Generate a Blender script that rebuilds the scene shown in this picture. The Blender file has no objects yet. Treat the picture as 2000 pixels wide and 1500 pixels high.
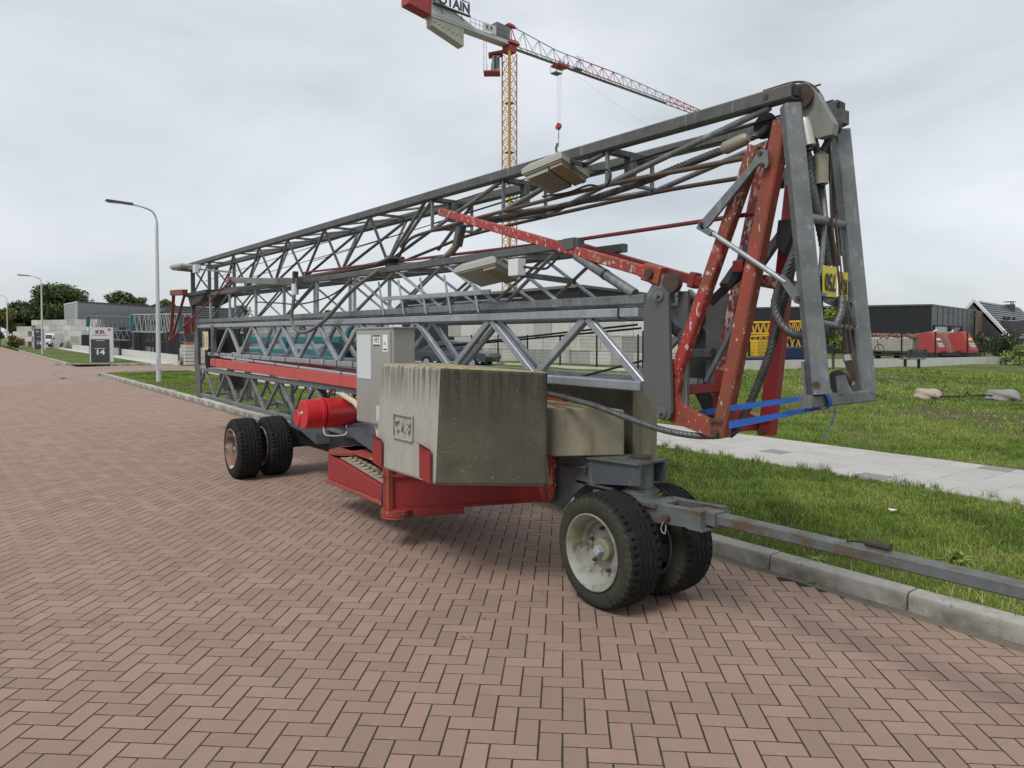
import bpy, bmesh, math, random
import numpy as np
from mathutils import Vector as Vec, Matrix
random.seed(7); rng = np.random.default_rng(7)
scn = bpy.context.scene; col = scn.collection
R = math.radians
# ---------------------------------------------------------------- camera, sky, sun, exposure
# world axes: x across the street (to the right), y along the street (away), z up, metres
cam_d = bpy.data.cameras.new('camera'); cam = bpy.data.objects.new('camera', cam_d); col.objects.link(cam)
cam.location = (0, 0, 1.72); cam.rotation_euler = (R(88.5), 0, R(-36.87))
cam_d.sensor_width = 36; cam_d.lens = 24.966; cam_d.shift_y = -0.02835
cam_d.clip_start = 0.05; cam_d.clip_end = 6000
scn.camera = cam
SUN_EL, SUN_AZ = 52, 250          # azimuth measured clockwise from +y
world = bpy.data.worlds.new('World'); scn.world = world; world.use_nodes = True
nt = world.node_tree; N = nt.nodes; L = nt.links; N.clear()
out = N.new('ShaderNodeOutputWorld'); bg = N.new('ShaderNodeBackground')
sky = N.new('ShaderNodeTexSky'); sky.sky_type = 'NISHITA'; sky.sun_disc = False
sky.sun_elevation = R(SUN_EL); sky.sun_rotation = R(SUN_AZ)
sk = N.new('ShaderNodeVectorMath'); sk.operation = 'SCALE'; sk.inputs['Scale'].default_value = 0.10
L.new(sky.outputs[0], sk.inputs[0])
tc = N.new('ShaderNodeTexCoord'); mp = N.new('ShaderNodeMapping'); mp.inputs['Scale'].default_value = (1, 1, 2.6)
L.new(tc.outputs['Generated'], mp.inputs[0])
n1 = N.new('ShaderNodeTexNoise'); n1.inputs['Scale'].default_value = 1.9; n1.inputs['Detail'].default_value = 7; n1.inputs['Roughness'].default_value = .52
n1.inputs['Distortion'].default_value = .35
L.new(mp.outputs[0], n1.inputs['Vector'])
cr = N.new('ShaderNodeValToRGB'); e = cr.color_ramp.elements
e[0].position = .30; e[0].color = (.345, .375, .405, 1); e[1].position = .68; e[1].color = (.60, .615, .65, 1)
e2 = cr.color_ramp.elements.new(.47); e2.color = (.485, .51, .535, 1)
L.new(n1.outputs[0], cr.inputs[0])
mx = N.new('ShaderNodeMix'); mx.data_type = 'RGBA'; mx.inputs[0].default_value = .9
L.new(sk.outputs[0], mx.inputs[6]); L.new(cr.outputs[0], mx.inputs[7])
L.new(mx.outputs[2], bg.inputs[0]); bg.inputs[1].default_value = 1.0
L.new(bg.outputs[0], out.inputs[0])
sun_d = bpy.data.lights.new('sun', 'SUN'); sun = bpy.data.objects.new('sun', sun_d); col.objects.link(sun)
sun_d.energy = 1.5; sun_d.angle = R(20); sun_d.color = (1, .965, .91)
az = R(SUN_AZ); el = R(SUN_EL)
sdir = Vec((math.sin(az)*math.cos(el), math.cos(az)*math.cos(el), math.sin(el)))
sun.rotation_euler = sdir.to_track_quat('Z', 'Y').to_euler(); sun.location = sdir*60
vs = scn.view_settings; vs.view_transform = 'Standard'; vs.look = 'None'; vs.exposure = 0.56; vs.gamma = 1.0; vs.use_curve_mapping = False

# ---------------------------------------------------------------- materials (procedural)
MAT = {}
def mat(name, c, rough=.6, metal=0., var=.2, sc=6., bump=0., bsc=60., layers=(), rand=0., attr=None, spec=.5, stretch=(1,1,1), zlay=None):
    """c base colour; layers: (colour, scale, lo, hi, (sx,sy,sz), strength) painted over through a noise mask"""
    if name in MAT: return MAT[name]
    m = bpy.data.materials.new(name); m.use_nodes = True; t = m.node_tree; n = t.nodes; l = t.links
    b = n['Principled BSDF']; b.inputs['Roughness'].default_value = rough; b.inputs['Metallic'].default_value = metal
    b.inputs['Specular IOR Level'].default_value = spec
    tc = n.new('ShaderNodeTexCoord')
    def noise(scale, st=(1,1,1), det=5., seed=0.):
        mp = n.new('ShaderNodeMapping'); mp.inputs['Scale'].default_value = st; mp.inputs['Location'].default_value = (seed, seed*.7, seed*1.3)
        l.new(tc.outputs['Object'], mp.inputs[0])
        x = n.new('ShaderNodeTexNoise'); x.inputs['Scale'].default_value = scale; x.inputs['Detail'].default_value = det; x.inputs['Roughness'].default_value = .6
        l.new(mp.outputs[0], x.inputs['Vector']); return x
    base = n.new('ShaderNodeMix'); base.data_type = 'RGBA'
    base.inputs[6].default_value = tuple(x*(1-var) for x in c)+(1,); base.inputs[7].default_value = tuple(min(1, x*(1+var)) for x in c)+(1,)
    x = noise(sc, stretch); l.new(x.outputs[0], base.inputs[0]); cur = base.outputs[2]
    if rand or attr:
        hv = n.new('ShaderNodeHueSaturation'); mr = n.new('ShaderNodeMapRange')
        if attr:
            a = n.new('ShaderNodeAttribute'); a.attribute_name = attr; l.new(a.outputs['Fac'], mr.inputs[0]); rv = rand or .25
        else:
            a = n.new('ShaderNodeObjectInfo'); l.new(a.outputs['Random'], mr.inputs[0]); rv = rand
        mr.inputs[3].default_value = 1-rv; mr.inputs[4].default_value = 1+rv
        l.new(mr.outputs[0], hv.inputs['Value']); l.new(cur, hv.inputs['Color']); cur = hv.outputs[0]
    for i, (lc, ls, lo, hi, st, k) in enumerate(layers):
        x = noise(ls, st, 6., 3.1*(i+1)); mr = n.new('ShaderNodeMapRange')
        mr.inputs[1].default_value = lo; mr.inputs[2].default_value = hi; mr.inputs[4].default_value = k
        l.new(x.outputs[0], mr.inputs[0])
        mm = n.new('ShaderNodeMix'); mm.data_type = 'RGBA'; l.new(mr.outputs[0], mm.inputs[0]); l.new(cur, mm.inputs[6]); mm.inputs[7].default_value = tuple(lc)+(1,)
        cur = mm.outputs[2]
    if zlay:      # dirt that runs down from (or rises to) a given height, broken up by streaky noise
        lc, z0, z1, k, st, sc_ = zlay; sp = n.new('ShaderNodeSeparateXYZ'); l.new(tc.outputs['Object'], sp.inputs[0])
        mr = n.new('ShaderNodeMapRange'); mr.inputs[1].default_value = z0; mr.inputs[2].default_value = z1; mr.inputs[4].default_value = k; l.new(sp.outputs[2], mr.inputs[0])
        x = noise(sc_, st, 6., 9.3); m2 = n.new('ShaderNodeMapRange'); m2.inputs[1].default_value = .38; m2.inputs[2].default_value = .62; l.new(x.outputs[0], m2.inputs[0])
        ml = n.new('ShaderNodeMath'); ml.operation = 'MULTIPLY'; l.new(mr.outputs[0], ml.inputs[0]); l.new(m2.outputs[0], ml.inputs[1])
        mm = n.new('ShaderNodeMix'); mm.data_type = 'RGBA'; l.new(ml.outputs[0], mm.inputs[0]); l.new(cur, mm.inputs[6]); mm.inputs[7].default_value = tuple(lc)+(1,); cur = mm.outputs[2]
    l.new(cur, b.inputs['Base Color'])
    if bump:
        x = noise(bsc, det=4.); bp = n.new('ShaderNodeBump'); bp.inputs['Strength'].default_value = bump; bp.inputs['Distance'].default_value = .01
        l.new(x.outputs[0], bp.inputs['Height']); l.new(bp.outputs[0], b.inputs['Normal'])
    MAT[name] = m; return m
RUST = (.16, .065, .03); WHT = (.55, .52, .47)
S111 = (1, 1, 1)
galv_new = mat('galvanised_steel_new', (.33, .36, .39), .42, .55, .22, 22, .08, 90, [((.58, .61, .64), 7, .52, .75, (1, 1, .25), .6), ((.22, .22, .22), 3.2, .60, .75, S111, .45)])
galv = mat('galvanised_steel', (.185, .197, .202), .5, .45, .35, 18, .12, 80, [((.36, .37, .375), 34, .57, .68, (1, 1, .6), .6), ((.40, .41, .41), 9, .58, .72, (1.5, 1.5, .2), .6), ((.075, .075, .072), 3.5, .5, .72, S111, .6), ((.2, .12, .07), 5, .66, .78, S111, .45)])
galv_old = mat('galvanised_steel_weathered', (.115, .120, .119), .58, .35, .35, 14, .12, 70, [((.30, .30, .29), 13, .60, .7, (2, 2, .15), .55), ((.045, .043, .040), 5, .52, .72, S111, .6), ((.17, .10, .06), 7, .64, .76, S111, .5)])
steel_dark = mat('dark_greasy_steel', (.030, .031, .034), .55, .1, .35, 12, .1, 60, [((.09, .085, .08), 8, .6, .75, S111, .5)])
steel_grey = mat('grey_painted_steel', (.080, .095, .112), .5, .1, .25, 9, .08, 60, [(RUST, 5, .60, .72, S111, .75), ((.22, .21, .19), 14, .62, .72, (1, 1, .3), .5)])
steel_rusty = mat('rusty_grey_steel', (.125, .142, .142), .6, .2, .3, 9, .12, 60, [((.10, .065, .04), 7, .47, .62, (1, .6, 1), .85), ((.22, .23, .215), 13, .6, .7, S111, .6)])
rust_m = mat('rusted_steel', (.075, .046, .034), .8, .1, .4, 25, .2, 90)
red = mat('red_paint', (.27, .024, .026), .42, 0, .16, 5, .05, 60, [((.20, .015, .015), 6, .60, .72, S111, .6), ((.5, .32, .28), 26, .70, .74, S111, .7)])
red_chip = mat('chipped_red_paint', (.34, .038, .034), .55, 0, .25, 7, .15, 70, [(RUST, 3.2, .50, .62, (1, .5, .5), .8), (WHT, 42, .585, .62, (1, 1, .6), .85), ((.45,.36,.25), 11, .62, .67, (1, .6, .6), .6)])
red_worn = mat('worn_orange_red_paint', (.31, .052, .034), .6, 0, .3, 7, .15, 70, [((.165, .062, .032), 4, .44, .64, (1, .8, .5), .85), (WHT, 45, .635, .665, (1, 1, .5), .8), ((.10,.03,.02), 14, .6, .7, S111, .5)])
red_old = mat('peeling_red_paint', (.20, .026, .028), .65, 0, .25, 8, .18, 80, [(WHT, 40, .50, .56, (1, 1, .6), .8), (RUST, 6, .50, .62, S111, .8), ((.16,.02,.02), 2.5, .52, .6, S111, .8)])
red_far = mat('dull_red_paint', (.36, .05, .045), .6, 0, .25, 2, 0, 10, [(RUST, 3, .6, .75, S111, .6)])
red_beam = mat('sun_bleached_red_paint', (.47, .075, .06), .5, 0, .1, 3, .04, 60, [((.33, .02, .02), 9, .60, .66, (3, 3, .1), .7), ((.08, .05, .04), 30, .70, .74, S111, .7)])
motor_red = mat('motor_red_enamel', (.52, .018, .028), .32, 0, .12, 5, .03, 40, [((.14, .01, .01), 5, .62, .76, S111, .7)])
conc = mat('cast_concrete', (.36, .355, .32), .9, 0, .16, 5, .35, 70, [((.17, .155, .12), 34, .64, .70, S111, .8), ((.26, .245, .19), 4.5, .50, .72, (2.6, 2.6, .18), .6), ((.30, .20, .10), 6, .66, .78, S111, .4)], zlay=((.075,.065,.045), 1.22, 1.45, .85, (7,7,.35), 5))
conc_dirty_shade = mat('shaded_algae_concrete', (.082, .076, .056), .92, 0, .4, 7, .5, 60, [((.060, .056, .040), 1.5, .42, .68, (1.4, 1.4, .8), .8), ((.055, .05, .036), 9, .55, .72, (1.5, 1.5, .5), .4), ((.25, .24, .205), 30, .665, .69, S111, .8), ((.035, .032, .025), 46, .60, .66, S111, .7), ((.11, .115, .06), 2.2, .55, .75, S111, .6)], zlay=((.028,.025,.018), 1.15, 1.44, .9, (6,6,.4), 5))  # algae stains, with the shade of the darker block face in the colour
conc_mid = mat('ochre_stained_concrete', (.27, .25, .18), .92, 0, .25, 5, .3, 60, [((.10, .085, .055), 3, .52, .72, (2, 2, .4), .7), ((.28, .13, .05), 2.5, .63, .72, (3, 3, .3), .7), ((.06, .055, .04), 36, .66, .7, S111, .6)])
conc_lip = mat('mossy_concrete_edge', (.34, .29, .15), .95, 0, .35, 14, .5, 60, [((.13, .11, .07), 16, .52, .62, S111, .8), ((.40, .38, .30), 30, .6, .66, S111, .6)])
conc_lt = mat('pale_precast_concrete', (.50, .50, .46), .88, 0, .14, 3, .15, 50, [((.30, .30, .27), 2, .55, .75, (1, 1, .3), .5)])
conc_blk = mat('grey_stacking_block_concrete', (.42, .41, .385), .9, 0, .15, 2, .15, 30, [((.22, .22, .19), 1.3, .52, .75, (1, 1, .4), .6)], rand=.34)
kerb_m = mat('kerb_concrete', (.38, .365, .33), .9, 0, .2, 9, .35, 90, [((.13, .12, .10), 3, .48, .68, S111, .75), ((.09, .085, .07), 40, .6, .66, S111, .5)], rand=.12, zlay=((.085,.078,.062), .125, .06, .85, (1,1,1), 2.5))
slab_m = mat('paving_slab_concrete', (.40, .388, .368), .88, 0, .09, 5, .2, 120, [((.36, .34, .32), 2, .58, .75, S111, .45)], rand=.07)
slab_dk = mat('dark_paving_slab_concrete', (.23, .225, .215), .9, 0, .1, 5, .2, 120, rand=.08)
BR = (.292, .198, .152)
brl = [((.24, .165, .135), 3.0, .5, .7, S111, .5), ((.42, .33, .28), 90, .64, .70, S111, .5), ((.16, .11, .09), 5, .64, .74, S111, .55), ((.10, .065, .05), 13, .675, .70, (1, .5, 1), .7), ((.36, .30, .26), 2.2, .62, .75, S111, .4)]
brick_i = mat('paving_brick', BR, .88, 0, .14, 1.1, .5, 160, brl, rand=.11)
brick_s = mat('paving_brick_field', BR, .88, 0, .14, 1.1, .5, 160, brl, rand=.11, attr='tint')
road_far = mat('distant_brick_paving', (.30, .212, .170), .9, 0, .12, .5, .2, 30, [((.25, .165, .135), .35, .5, .72, S111, .5), ((.22, .15, .125), 12, .5, .6, (1, 1, 1), .5)])
joint_m = mat('sand_joint', (.034, .028, .021), .97, 0, .35, 7, .4, 120, [((.05, .075, .018), 2.2, .60, .66, S111, .85)])
sand_m = mat('gritty_sand', (.15, .13, .10), .97, 0, .3, 30, .5, 160, [((.06, .085, .03), 5, .60, .68, S111, .6)])
soil_m = mat('mown_grass_ground', (.12, .15, .042), .95, 0, .45, 2.2, .5, 30, [((.085, .07, .045), 1.1, .62, .70, S111, .7), ((.14, .18, .042), .5, .5, .7, S111, .6)])
def bare_mat(name, g0, g1, soil):
    m = bpy.data.materials.new(name); m.use_nodes = True; n = m.node_tree.nodes; l = m.node_tree.links; b = n['Principled BSDF']; b.inputs['Roughness'].default_value = .95; b.inputs['Specular IOR Level'].default_value = .1
    tc = n.new('ShaderNodeTexCoord'); x = n.new('ShaderNodeTexNoise'); x.inputs['Scale'].default_value = 3; x.inputs['Detail'].default_value = 8; l.new(tc.outputs['Object'], x.inputs['Vector'])
    r = n.new('ShaderNodeValToRGB'); e = r.color_ramp.elements; e[0].position = .35; e[0].color = g0+(1,); e[1].position = .68; e[1].color = g1+(1,); l.new(x.outputs[0], r.inputs[0])
    a = n.new('ShaderNodeAttribute'); a.attribute_name = 'tint'; mx = n.new('ShaderNodeMix'); mx.data_type = 'RGBA'; l.new(a.outputs['Fac'], mx.inputs[0]); l.new(r.outputs[0], mx.inputs[6]); mx.inputs[7].default_value = soil+(1,)
    l.new(mx.outputs[2], b.inputs['Base Color']); x2 = n.new('ShaderNodeTexNoise'); x2.inputs['Scale'].default_value = 40; l.new(tc.outputs['Object'], x2.inputs['Vector'])
    bp = n.new('ShaderNodeBump'); bp.inputs['Strength'].default_value = .6; bp.inputs['Distance'].default_value = .02; l.new(x2.outputs[0], bp.inputs['Height']); l.new(bp.outputs[0], b.inputs['Normal']); MAT[name] = m; return m
verge_m = bare_mat('verge_turf', (.065,.095,.022), (.13,.175,.038), (.085,.072,.046))
meadow_m = bare_mat('meadow_turf', (.075,.105,.024), (.15,.185,.045), (.095,.080,.050))
field_m = mat('meadow_ground', (.105, .135, .040), .95, 0, .4, .8, .6, 12, [((.20, .175, .075), .35, .52, .70, S111, .6), ((.055, .048, .035), .9, .66, .74, S111, .7)])
def grass_mat():
    m = bpy.data.materials.new('grass_blades'); m.use_nodes = True; n = m.node_tree.nodes; l = m.node_tree.links; b = n['Principled BSDF']
    b.inputs['Roughness'].default_value = .7; b.inputs['Specular IOR Level'].default_value = .25
    a = n.new('ShaderNodeAttribute'); a.attribute_name = 'tint'; r = n.new('ShaderNodeValToRGB'); e = r.color_ramp.elements
    e[0].position = 0; e[0].color = (.045,.065,.018,1); e[1].position = 1; e[1].color = (.36,.30,.16,1)
    for p, c in ((.3,(.110,.168,.032,1)), (.6,(.195,.285,.048,1)), (.82,(.28,.31,.085,1))): x = e.new(p); x.color = c
    l.new(a.outputs['Fac'], r.inputs[0]); l.new(r.outputs[0], b.inputs['Base Color']); MAT['grass_blades'] = m; return m
grass_m = grass_mat()
dry_m = mat('dry_grass_blades', (.30, .26, .12), .85, 0, .3, .9, 0, 1, rand=.4, attr='tint', spec=.2)
weed_m = mat('weed_leaves', (.16, .24, .05), .6, 0, .3, 30)
rubber = mat('tyre_rubber', (.011, .011, .0115), .85, 0, .35, 10, .25, 90, [((.032, .030, .026), 6, .55, .72, S111, .6)], spec=.3)
rubber_moss = mat('mossy_tyre_sidewall', (.026, .027, .020), .9, 0, .4, 9, .3, 70, [((.048, .055, .020), 4, .50, .70, S111, .8), ((.085, .08, .06), 18, .60, .68, S111, .5)])
rim_w = mat('white_rim_paint', (.27, .27, .25), .55, 0, .2, 8, .08, 60, [((.15, .16, .07), 7, .48, .64, S111, .75), ((.10, .075, .05), 14, .58, .66, S111, .75), ((.06,.055,.05), 5, .6, .75, S111, .6)])
rim_r = mat('rusted_white_rim', (.40, .37, .31), .6, 0, .2, 8, .1, 60, [(RUST, 5, .44, .56, S111, .9)])
black = mat('black_plastic', (.018, .018, .02), .5, 0, .2, 10)
rope_m = mat('wire_rope_steel', (.115, .118, .12), .5, .55, .3, 40, .1, 200, [((.035, .034, .033), 9, .5, .68, S111, .7)])
rope_br = mat('brown_oxidised_steel', (.105, .075, .055), .7, .15, .35, 9, .15, 80, [((.24, .22, .19), 13, .62, .72, S111, .5), ((.06, .05, .045), 5, .5, .7, S111, .6)])
rod_red = mat('dark_red_rod', (.16, .022, .025), .5, .1, .25, 9, .05, 60, [(WHT, 30, .70, .73, S111, .6)])
cab_m = mat('stainless_cabinet', (.44, .435, .40), .38, .55, .08, 3, .03, 40, [((.30, .29, .27), 1.6, .5, .75, (1, 1, .4), .5)])
white_m = mat('white_enamel', (.66, .67, .67), .45, 0, .05, 4)
panel_m = mat('pale_panel_film', (.56, .61, .63), .4, 0, .03, 2)
lamp_m = mat('olive_grey_floodlight_casting', (.33, .33, .285), .55, .1, .12, 9, .05, 60, [((.20, .19, .16), 8, .58, .72, S111, .5)])
lamp_gl = mat('dusty_floodlight_glass', (.30, .29, .25), .3, 0, .15, 7)
strap_m = mat('blue_webbing', (.014, .095, .40), .7, 0, .2, 30, .2, 300)
hose_m = mat('cream_ribbed_hose', (.52, .45, .31), .7, 0, .15, 12)
sign_y = mat('yellow_sign_plate', (.68, .56, .02), .45, 0, .06, 8)
print_k = mat('black_print', (.012, .012, .014), .5, 0, 0, 1)
print_w = mat('white_print', (.75, .75, .75), .5, 0, 0, 1)
print_r = mat('red_print', (.50, .03, .04), .5, 0, 0, 1)
post_w = mat('light_grey_pole_paint', (.50, .52, .53), .45, .1, .08, 2, 0, 10, [((.38, .38, .37), 2, .6, .75, (1, 1, .2), .4)])
lum_m = mat('luminaire_dark_grey', (.06, .065, .07), .45, .2, .1, 4)
sign_dk = mat('anthracite_sign_panel', (.055, .058, .065), .4, 0, .05, 2)
sign_w = mat('white_sign_panel', (.60, .63, .65), .4, 0, .04, 2)
fence_m = mat('black_fence_steel', (.014, .015, .016), .5, .1, .1, 2)
clad_gr = mat('grey_metal_cladding', (.28, .29, .30), .5, .2, .07, .3, 0, 1, [((.26, .27, .28), 3, .5, .6, (3, 3, .02), .4)])
clad_dk = mat('anthracite_metal_cladding', (.022, .0235, .027), .6, 0, .1, .4, 0, 1, spec=.2)
clad_md = mat('dark_grey_profiled_cladding', (.075, .08, .085), .45, .15, .1, .4, 0, 1)
wood_m = mat('weathered_timber_cladding', (.20, .15, .105), .8, 0, .3, 3, .1, 20, [((.12, .09, .065), 3, .5, .65, (6, 6, .15), .6)])
roof_m = mat('dark_glazed_roof_tile', (.10, .105, .115), .3, 0, .2, 1.5)
dark_br = mat('dark_brick', (.055, .055, .058), .8, 0, .25, 3)
glass_m = mat('dark_window_glass', (.02, .025, .03), .08, 0, .1, 1, spec=.8)
yel_m = mat('crane_yellow_paint', (.62, .36, .015), .5, 0, .12, 2, 0, 1, [((.34, .17, .02), 3, .6, .75, S111, .5)])
mast_y = mat('tower_mast_ochre_paint', (.50, .27, .05), .55, 0, .15, .6, 0, 1, [((.26, .13, .035), 1.5, .56, .72, S111, .6)])
blue_m = mat('navy_blue_paint', (.008, .018, .07), .45, 0, .2, 2)
teal_m = mat('teal_paint', (.016, .115, .135), .5, 0, .15, 1.5, 0, 1, [((.02, .12, .14), 2, .58, .72, S111, .5)])
tgrey = mat('pale_grey_crane_paint', (.36, .375, .38), .5, .1, .1, .8)
tdark = mat('dark_grey_crane_paint', (.16, .17, .18), .5, .1, .15, .8)  # darker grey coat for booms, walkway, baskets and board frame
orange_m = mat('orange_barrel_paint', (.33, .085, .02), .6, 0, .15, 3)
car_m = mat('blue_grey_car_paint', (.06, .07, .085), .2, .3, .05, 2)
van_m = mat('white_van_paint', (.70, .71, .72), .3, 0, .03, 2)
stone_a = mat('beige_boulder', (.36, .31, .24), .9, 0, .25, 3, .5, 15)
stone_b = mat('grey_boulder', (.24, .235, .22), .9, 0, .3, 3, .5, 15)
bark_m = mat('bark', (.085, .068, .05), .9, 0, .3, 12, .4, 40)
leaf_a = mat('dark_oak_leaves', (.040, .062, .018), .6, 0, .35, .5, 0, 1, rand=.5, attr='tint', spec=.3)
leaf_b = mat('mid_green_leaves', (.060, .088, .026), .6, 0, .35, .5, 0, 1, rand=.5, attr='tint', spec=.3)
leaf_c = mat('yellowing_leaves', (.12, .115, .03), .6, 0, .35, .5, 0, 1, rand=.45, attr='tint', spec=.3)
leaf_s = mat('sapling_leaves', (.15, .20, .045), .55, 0, .3, 3, 0, 1, rand=.5, attr='tint', spec=.35)
debris_m = mat('broken_brick_rubble', (.36, .20, .16), .9, 0, .4, 3, 0, 1, rand=.5)
brick_stack = mat('grey_weathered_board', (.34, .33, .30), .85, 0, .15, 2, .1, 10, [((.20, .18, .15), 2, .52, .7, (.2, .2, 2), .5)])
mark_m = mat('tyre_smear_on_brick', (.275, .182, .148), .9, 0, .2, 1.5, .2, 60)
bottle = mat('litter_white', (.7, .7, .68), .6, 0, .1, 5)

# ---------------------------------------------------------------- mesh helpers
class MB:
    def __init__(s): s.v = []; s.f = []; s.m = []; s.cur = 0
    def add(s, vs, fs):
        o = len(s.v); s.v += [tuple(p) for p in vs]; s.f += [tuple(i+o for i in f) for f in fs]; s.m += [s.cur]*len(fs); return s
    def box(s, x0, x1, y0, y1, z0, z1):
        return s.add([(x0,y0,z0),(x1,y0,z0),(x1,y1,z0),(x0,y1,z0),(x0,y0,z1),(x1,y0,z1),(x1,y1,z1),(x0,y1,z1)],
            [(0,3,2,1),(4,5,6,7),(0,1,5,4),(1,2,6,5),(2,3,7,6),(3,0,4,7)])
    def hexa(s, b, t):
        return s.add(list(b)+list(t), [(3,2,1,0),(4,5,6,7),(0,1,5,4),(1,2,6,5),(2,3,7,6),(3,0,4,7)])
    def bar(s, p, q, w, h=None, up=(0,0,1), cap=True):
        p = Vec(p); q = Vec(q); h = h or w; d = (q-p).normalized(); up = Vec(up)
        if abs(d.dot(up)) > .97: up = Vec((0,1,0)) if abs(d.y) < .9 else Vec((1,0,0))
        a = d.cross(up).normalized(); b = a.cross(d).normalized()
        c = min(w, h)*.12; x, y = w/2, h/2
        pr = [(-x+c,-y),(x-c,-y),(x,-y+c),(x,y-c),(x-c,y),(-x+c,y),(-x,y-c),(-x,-y+c)]
        vs = [p+a*i+b*j for i, j in pr]+[q+a*i+b*j for i, j in pr]
        fs = [(i, (i+1) % 8, 8+(i+1) % 8, 8+i) for i in range(8)]
        if cap: fs += [tuple(range(7,-1,-1)), tuple(range(8,16))]
        return s.add(vs, fs)
    def tube(s, path, r, n=8, cap=True, rfun=None):
        P = [Vec(p) for p in path]; k = len(P); up = None; vs = []
        for i in range(k):
            d = (P[min(i+1,k-1)]-P[max(i-1,0)]).normalized()
            if up is None:
                up = Vec((0,0,1)) if abs(d.z) < .9 else Vec((1,0,0))
            a = d.cross(up).normalized(); b = a.cross(d).normalized(); up = b
            for j in range(n):
                th = 2*math.pi*j/n; rr = (r[i] if isinstance(r, (list, tuple)) else r)
                if rfun: rr *= rfun(i, th)
                vs.append(P[i]+a*math.cos(th)*rr+b*math.sin(th)*rr)
        fs = [(i*n+j, i*n+(j+1) % n, (i+1)*n+(j+1) % n, (i+1)*n+j) for i in range(k-1) for j in range(n)]
        if cap: fs += [tuple(range(n-1,-1,-1)), tuple(range((k-1)*n, k*n))]
        return s.add(vs, fs)
    def prism(s, poly, off):
        n = len(poly); off = Vec(off); a = [Vec(p) for p in poly]; vs = a+[p+off for p in a]
        fs = [tuple(range(n-1,-1,-1)), tuple(range(n, 2*n))]+[(i, (i+1) % n, n+(i+1) % n, n+i) for i in range(n)]
        return s.add(vs, fs)
    def lathe(s, prof, o, ax, n=24, cap=True):
        o = Vec(o); ax = Vec(ax).normalized(); t = Vec((0,0,1)) if abs(ax.z) < .9 else Vec((1,0,0))
        a = ax.cross(t).normalized(); b = ax.cross(a); vs = []
        for h, r in prof:
            for j in range(n):
                th = 2*math.pi*j/n; vs.append(o+ax*h+(a*math.cos(th)+b*math.sin(th))*r)
        fs = [(i*n+j, i*n+(j+1) % n, (i+1)*n+(j+1) % n, (i+1)*n+j) for i in range(len(prof)-1) for j in range(n)]
        if cap: fs += [tuple(range(n-1,-1,-1)), tuple(range((len(prof)-1)*n, len(prof)*n))]
        return s.add(vs, fs)
    def mesh(s, name, mats, smooth=False):
        me = bpy.data.meshes.new(name); me.from_pydata(s.v, [], s.f)
        for m in (mats if isinstance(mats, (list, tuple)) else [mats]): me.materials.append(m)
        if any(s.m): me.polygons.foreach_set('material_index', s.m)
        bm = bmesh.new(); bm.from_mesh(me); bmesh.ops.recalc_face_normals(bm, faces=bm.faces); bm.to_mesh(me); bm.free()
        if smooth:
            me.polygons.foreach_set('use_smooth', [True]*len(me.polygons))
            try: me.set_sharp_from_angle(angle=R(38))
            except Exception: pass
        me.update(); return me
    def obj(s, name, mats, parent=None, smooth=False, bevel=0.):
        me = s.mesh(name, mats, smooth)
        if bevel:
            bm = bmesh.new(); bm.from_mesh(me)
            bmesh.ops.bevel(bm, geom=list(bm.edges), offset=bevel, segments=2, affect='EDGES', profile=.6); bm.to_mesh(me); bm.free()
        return link(name, me, parent)
def link(name, me, parent=None, baked=True):
    o = bpy.data.objects.new(name, me); col.objects.link(o)
    if parent is not None:
        o.parent = parent
        p = parent
        t = Vec((0,0,0)); rot = Matrix.Identity(4)
        if p.get('_baked'): o.matrix_parent_inverse = Matrix.Translation(-Vec(p['_baked']))
    return o
def tag(o, label=None, cat=None, group=None, kind=None):
    if label: o['label'] = label
    if cat: o['category'] = cat
    if group: o['group'] = group
    if kind: o['kind'] = kind
    return o
def thing(name, label, cat, loc=(0,0,0), group=None, baked=True, rz=0):
    """an Empty at the thing's base; baked: parts are modelled in street coordinates, else in the thing's own"""
    o = bpy.data.objects.new(name, None); col.objects.link(o); o.location = loc; o.rotation_euler = (0,0,rz); o.empty_display_size = .2
    if baked: o['_baked'] = tuple(loc)
    return tag(o, label, cat, group)
def sub(name, parent):
    """a part that only carries sub-parts (they are modelled in the same coordinates)"""
    o = bpy.data.objects.new(name, None); col.objects.link(o); o.parent = parent; o.empty_display_size = .1
    if parent.get('_baked'): o.matrix_parent_inverse = Matrix.Translation(-Vec(parent['_baked']))
    return o
def copy_tree(o, parent=None, skip=()):
    c = o.copy(); col.objects.link(c); c.parent = parent
    for ch in list(o.children):
        if ch.name.split('.')[0] not in skip: copy_tree(ch, c)
    return c
def bar(name, p, q, w, h, m, parent, up=(0,0,1)): return MB().bar(p, q, w, h, up).obj(name, m, parent)
def pipe(name, pts, r, m, parent, n=8): return MB().tube(pts, r, n).obj(name, m, parent, True)
def spline(pts, k=8):
    P = [Vec(p) for p in pts]; P = [P[0]*2-P[1]]+P+[P[-1]*2-P[-2]]; o = []
    for i in range(1, len(P)-2):
        for j in range(k):
            t = j/k; a, b, c, d = P[i-1], P[i], P[i+1], P[i+2]
            o.append(.5*((2*b)+(c-a)*t+(2*a-5*b+4*c-d)*t*t+(3*b-a-3*c+d)*t**3))
    o.append(P[-2]); return o
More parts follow.
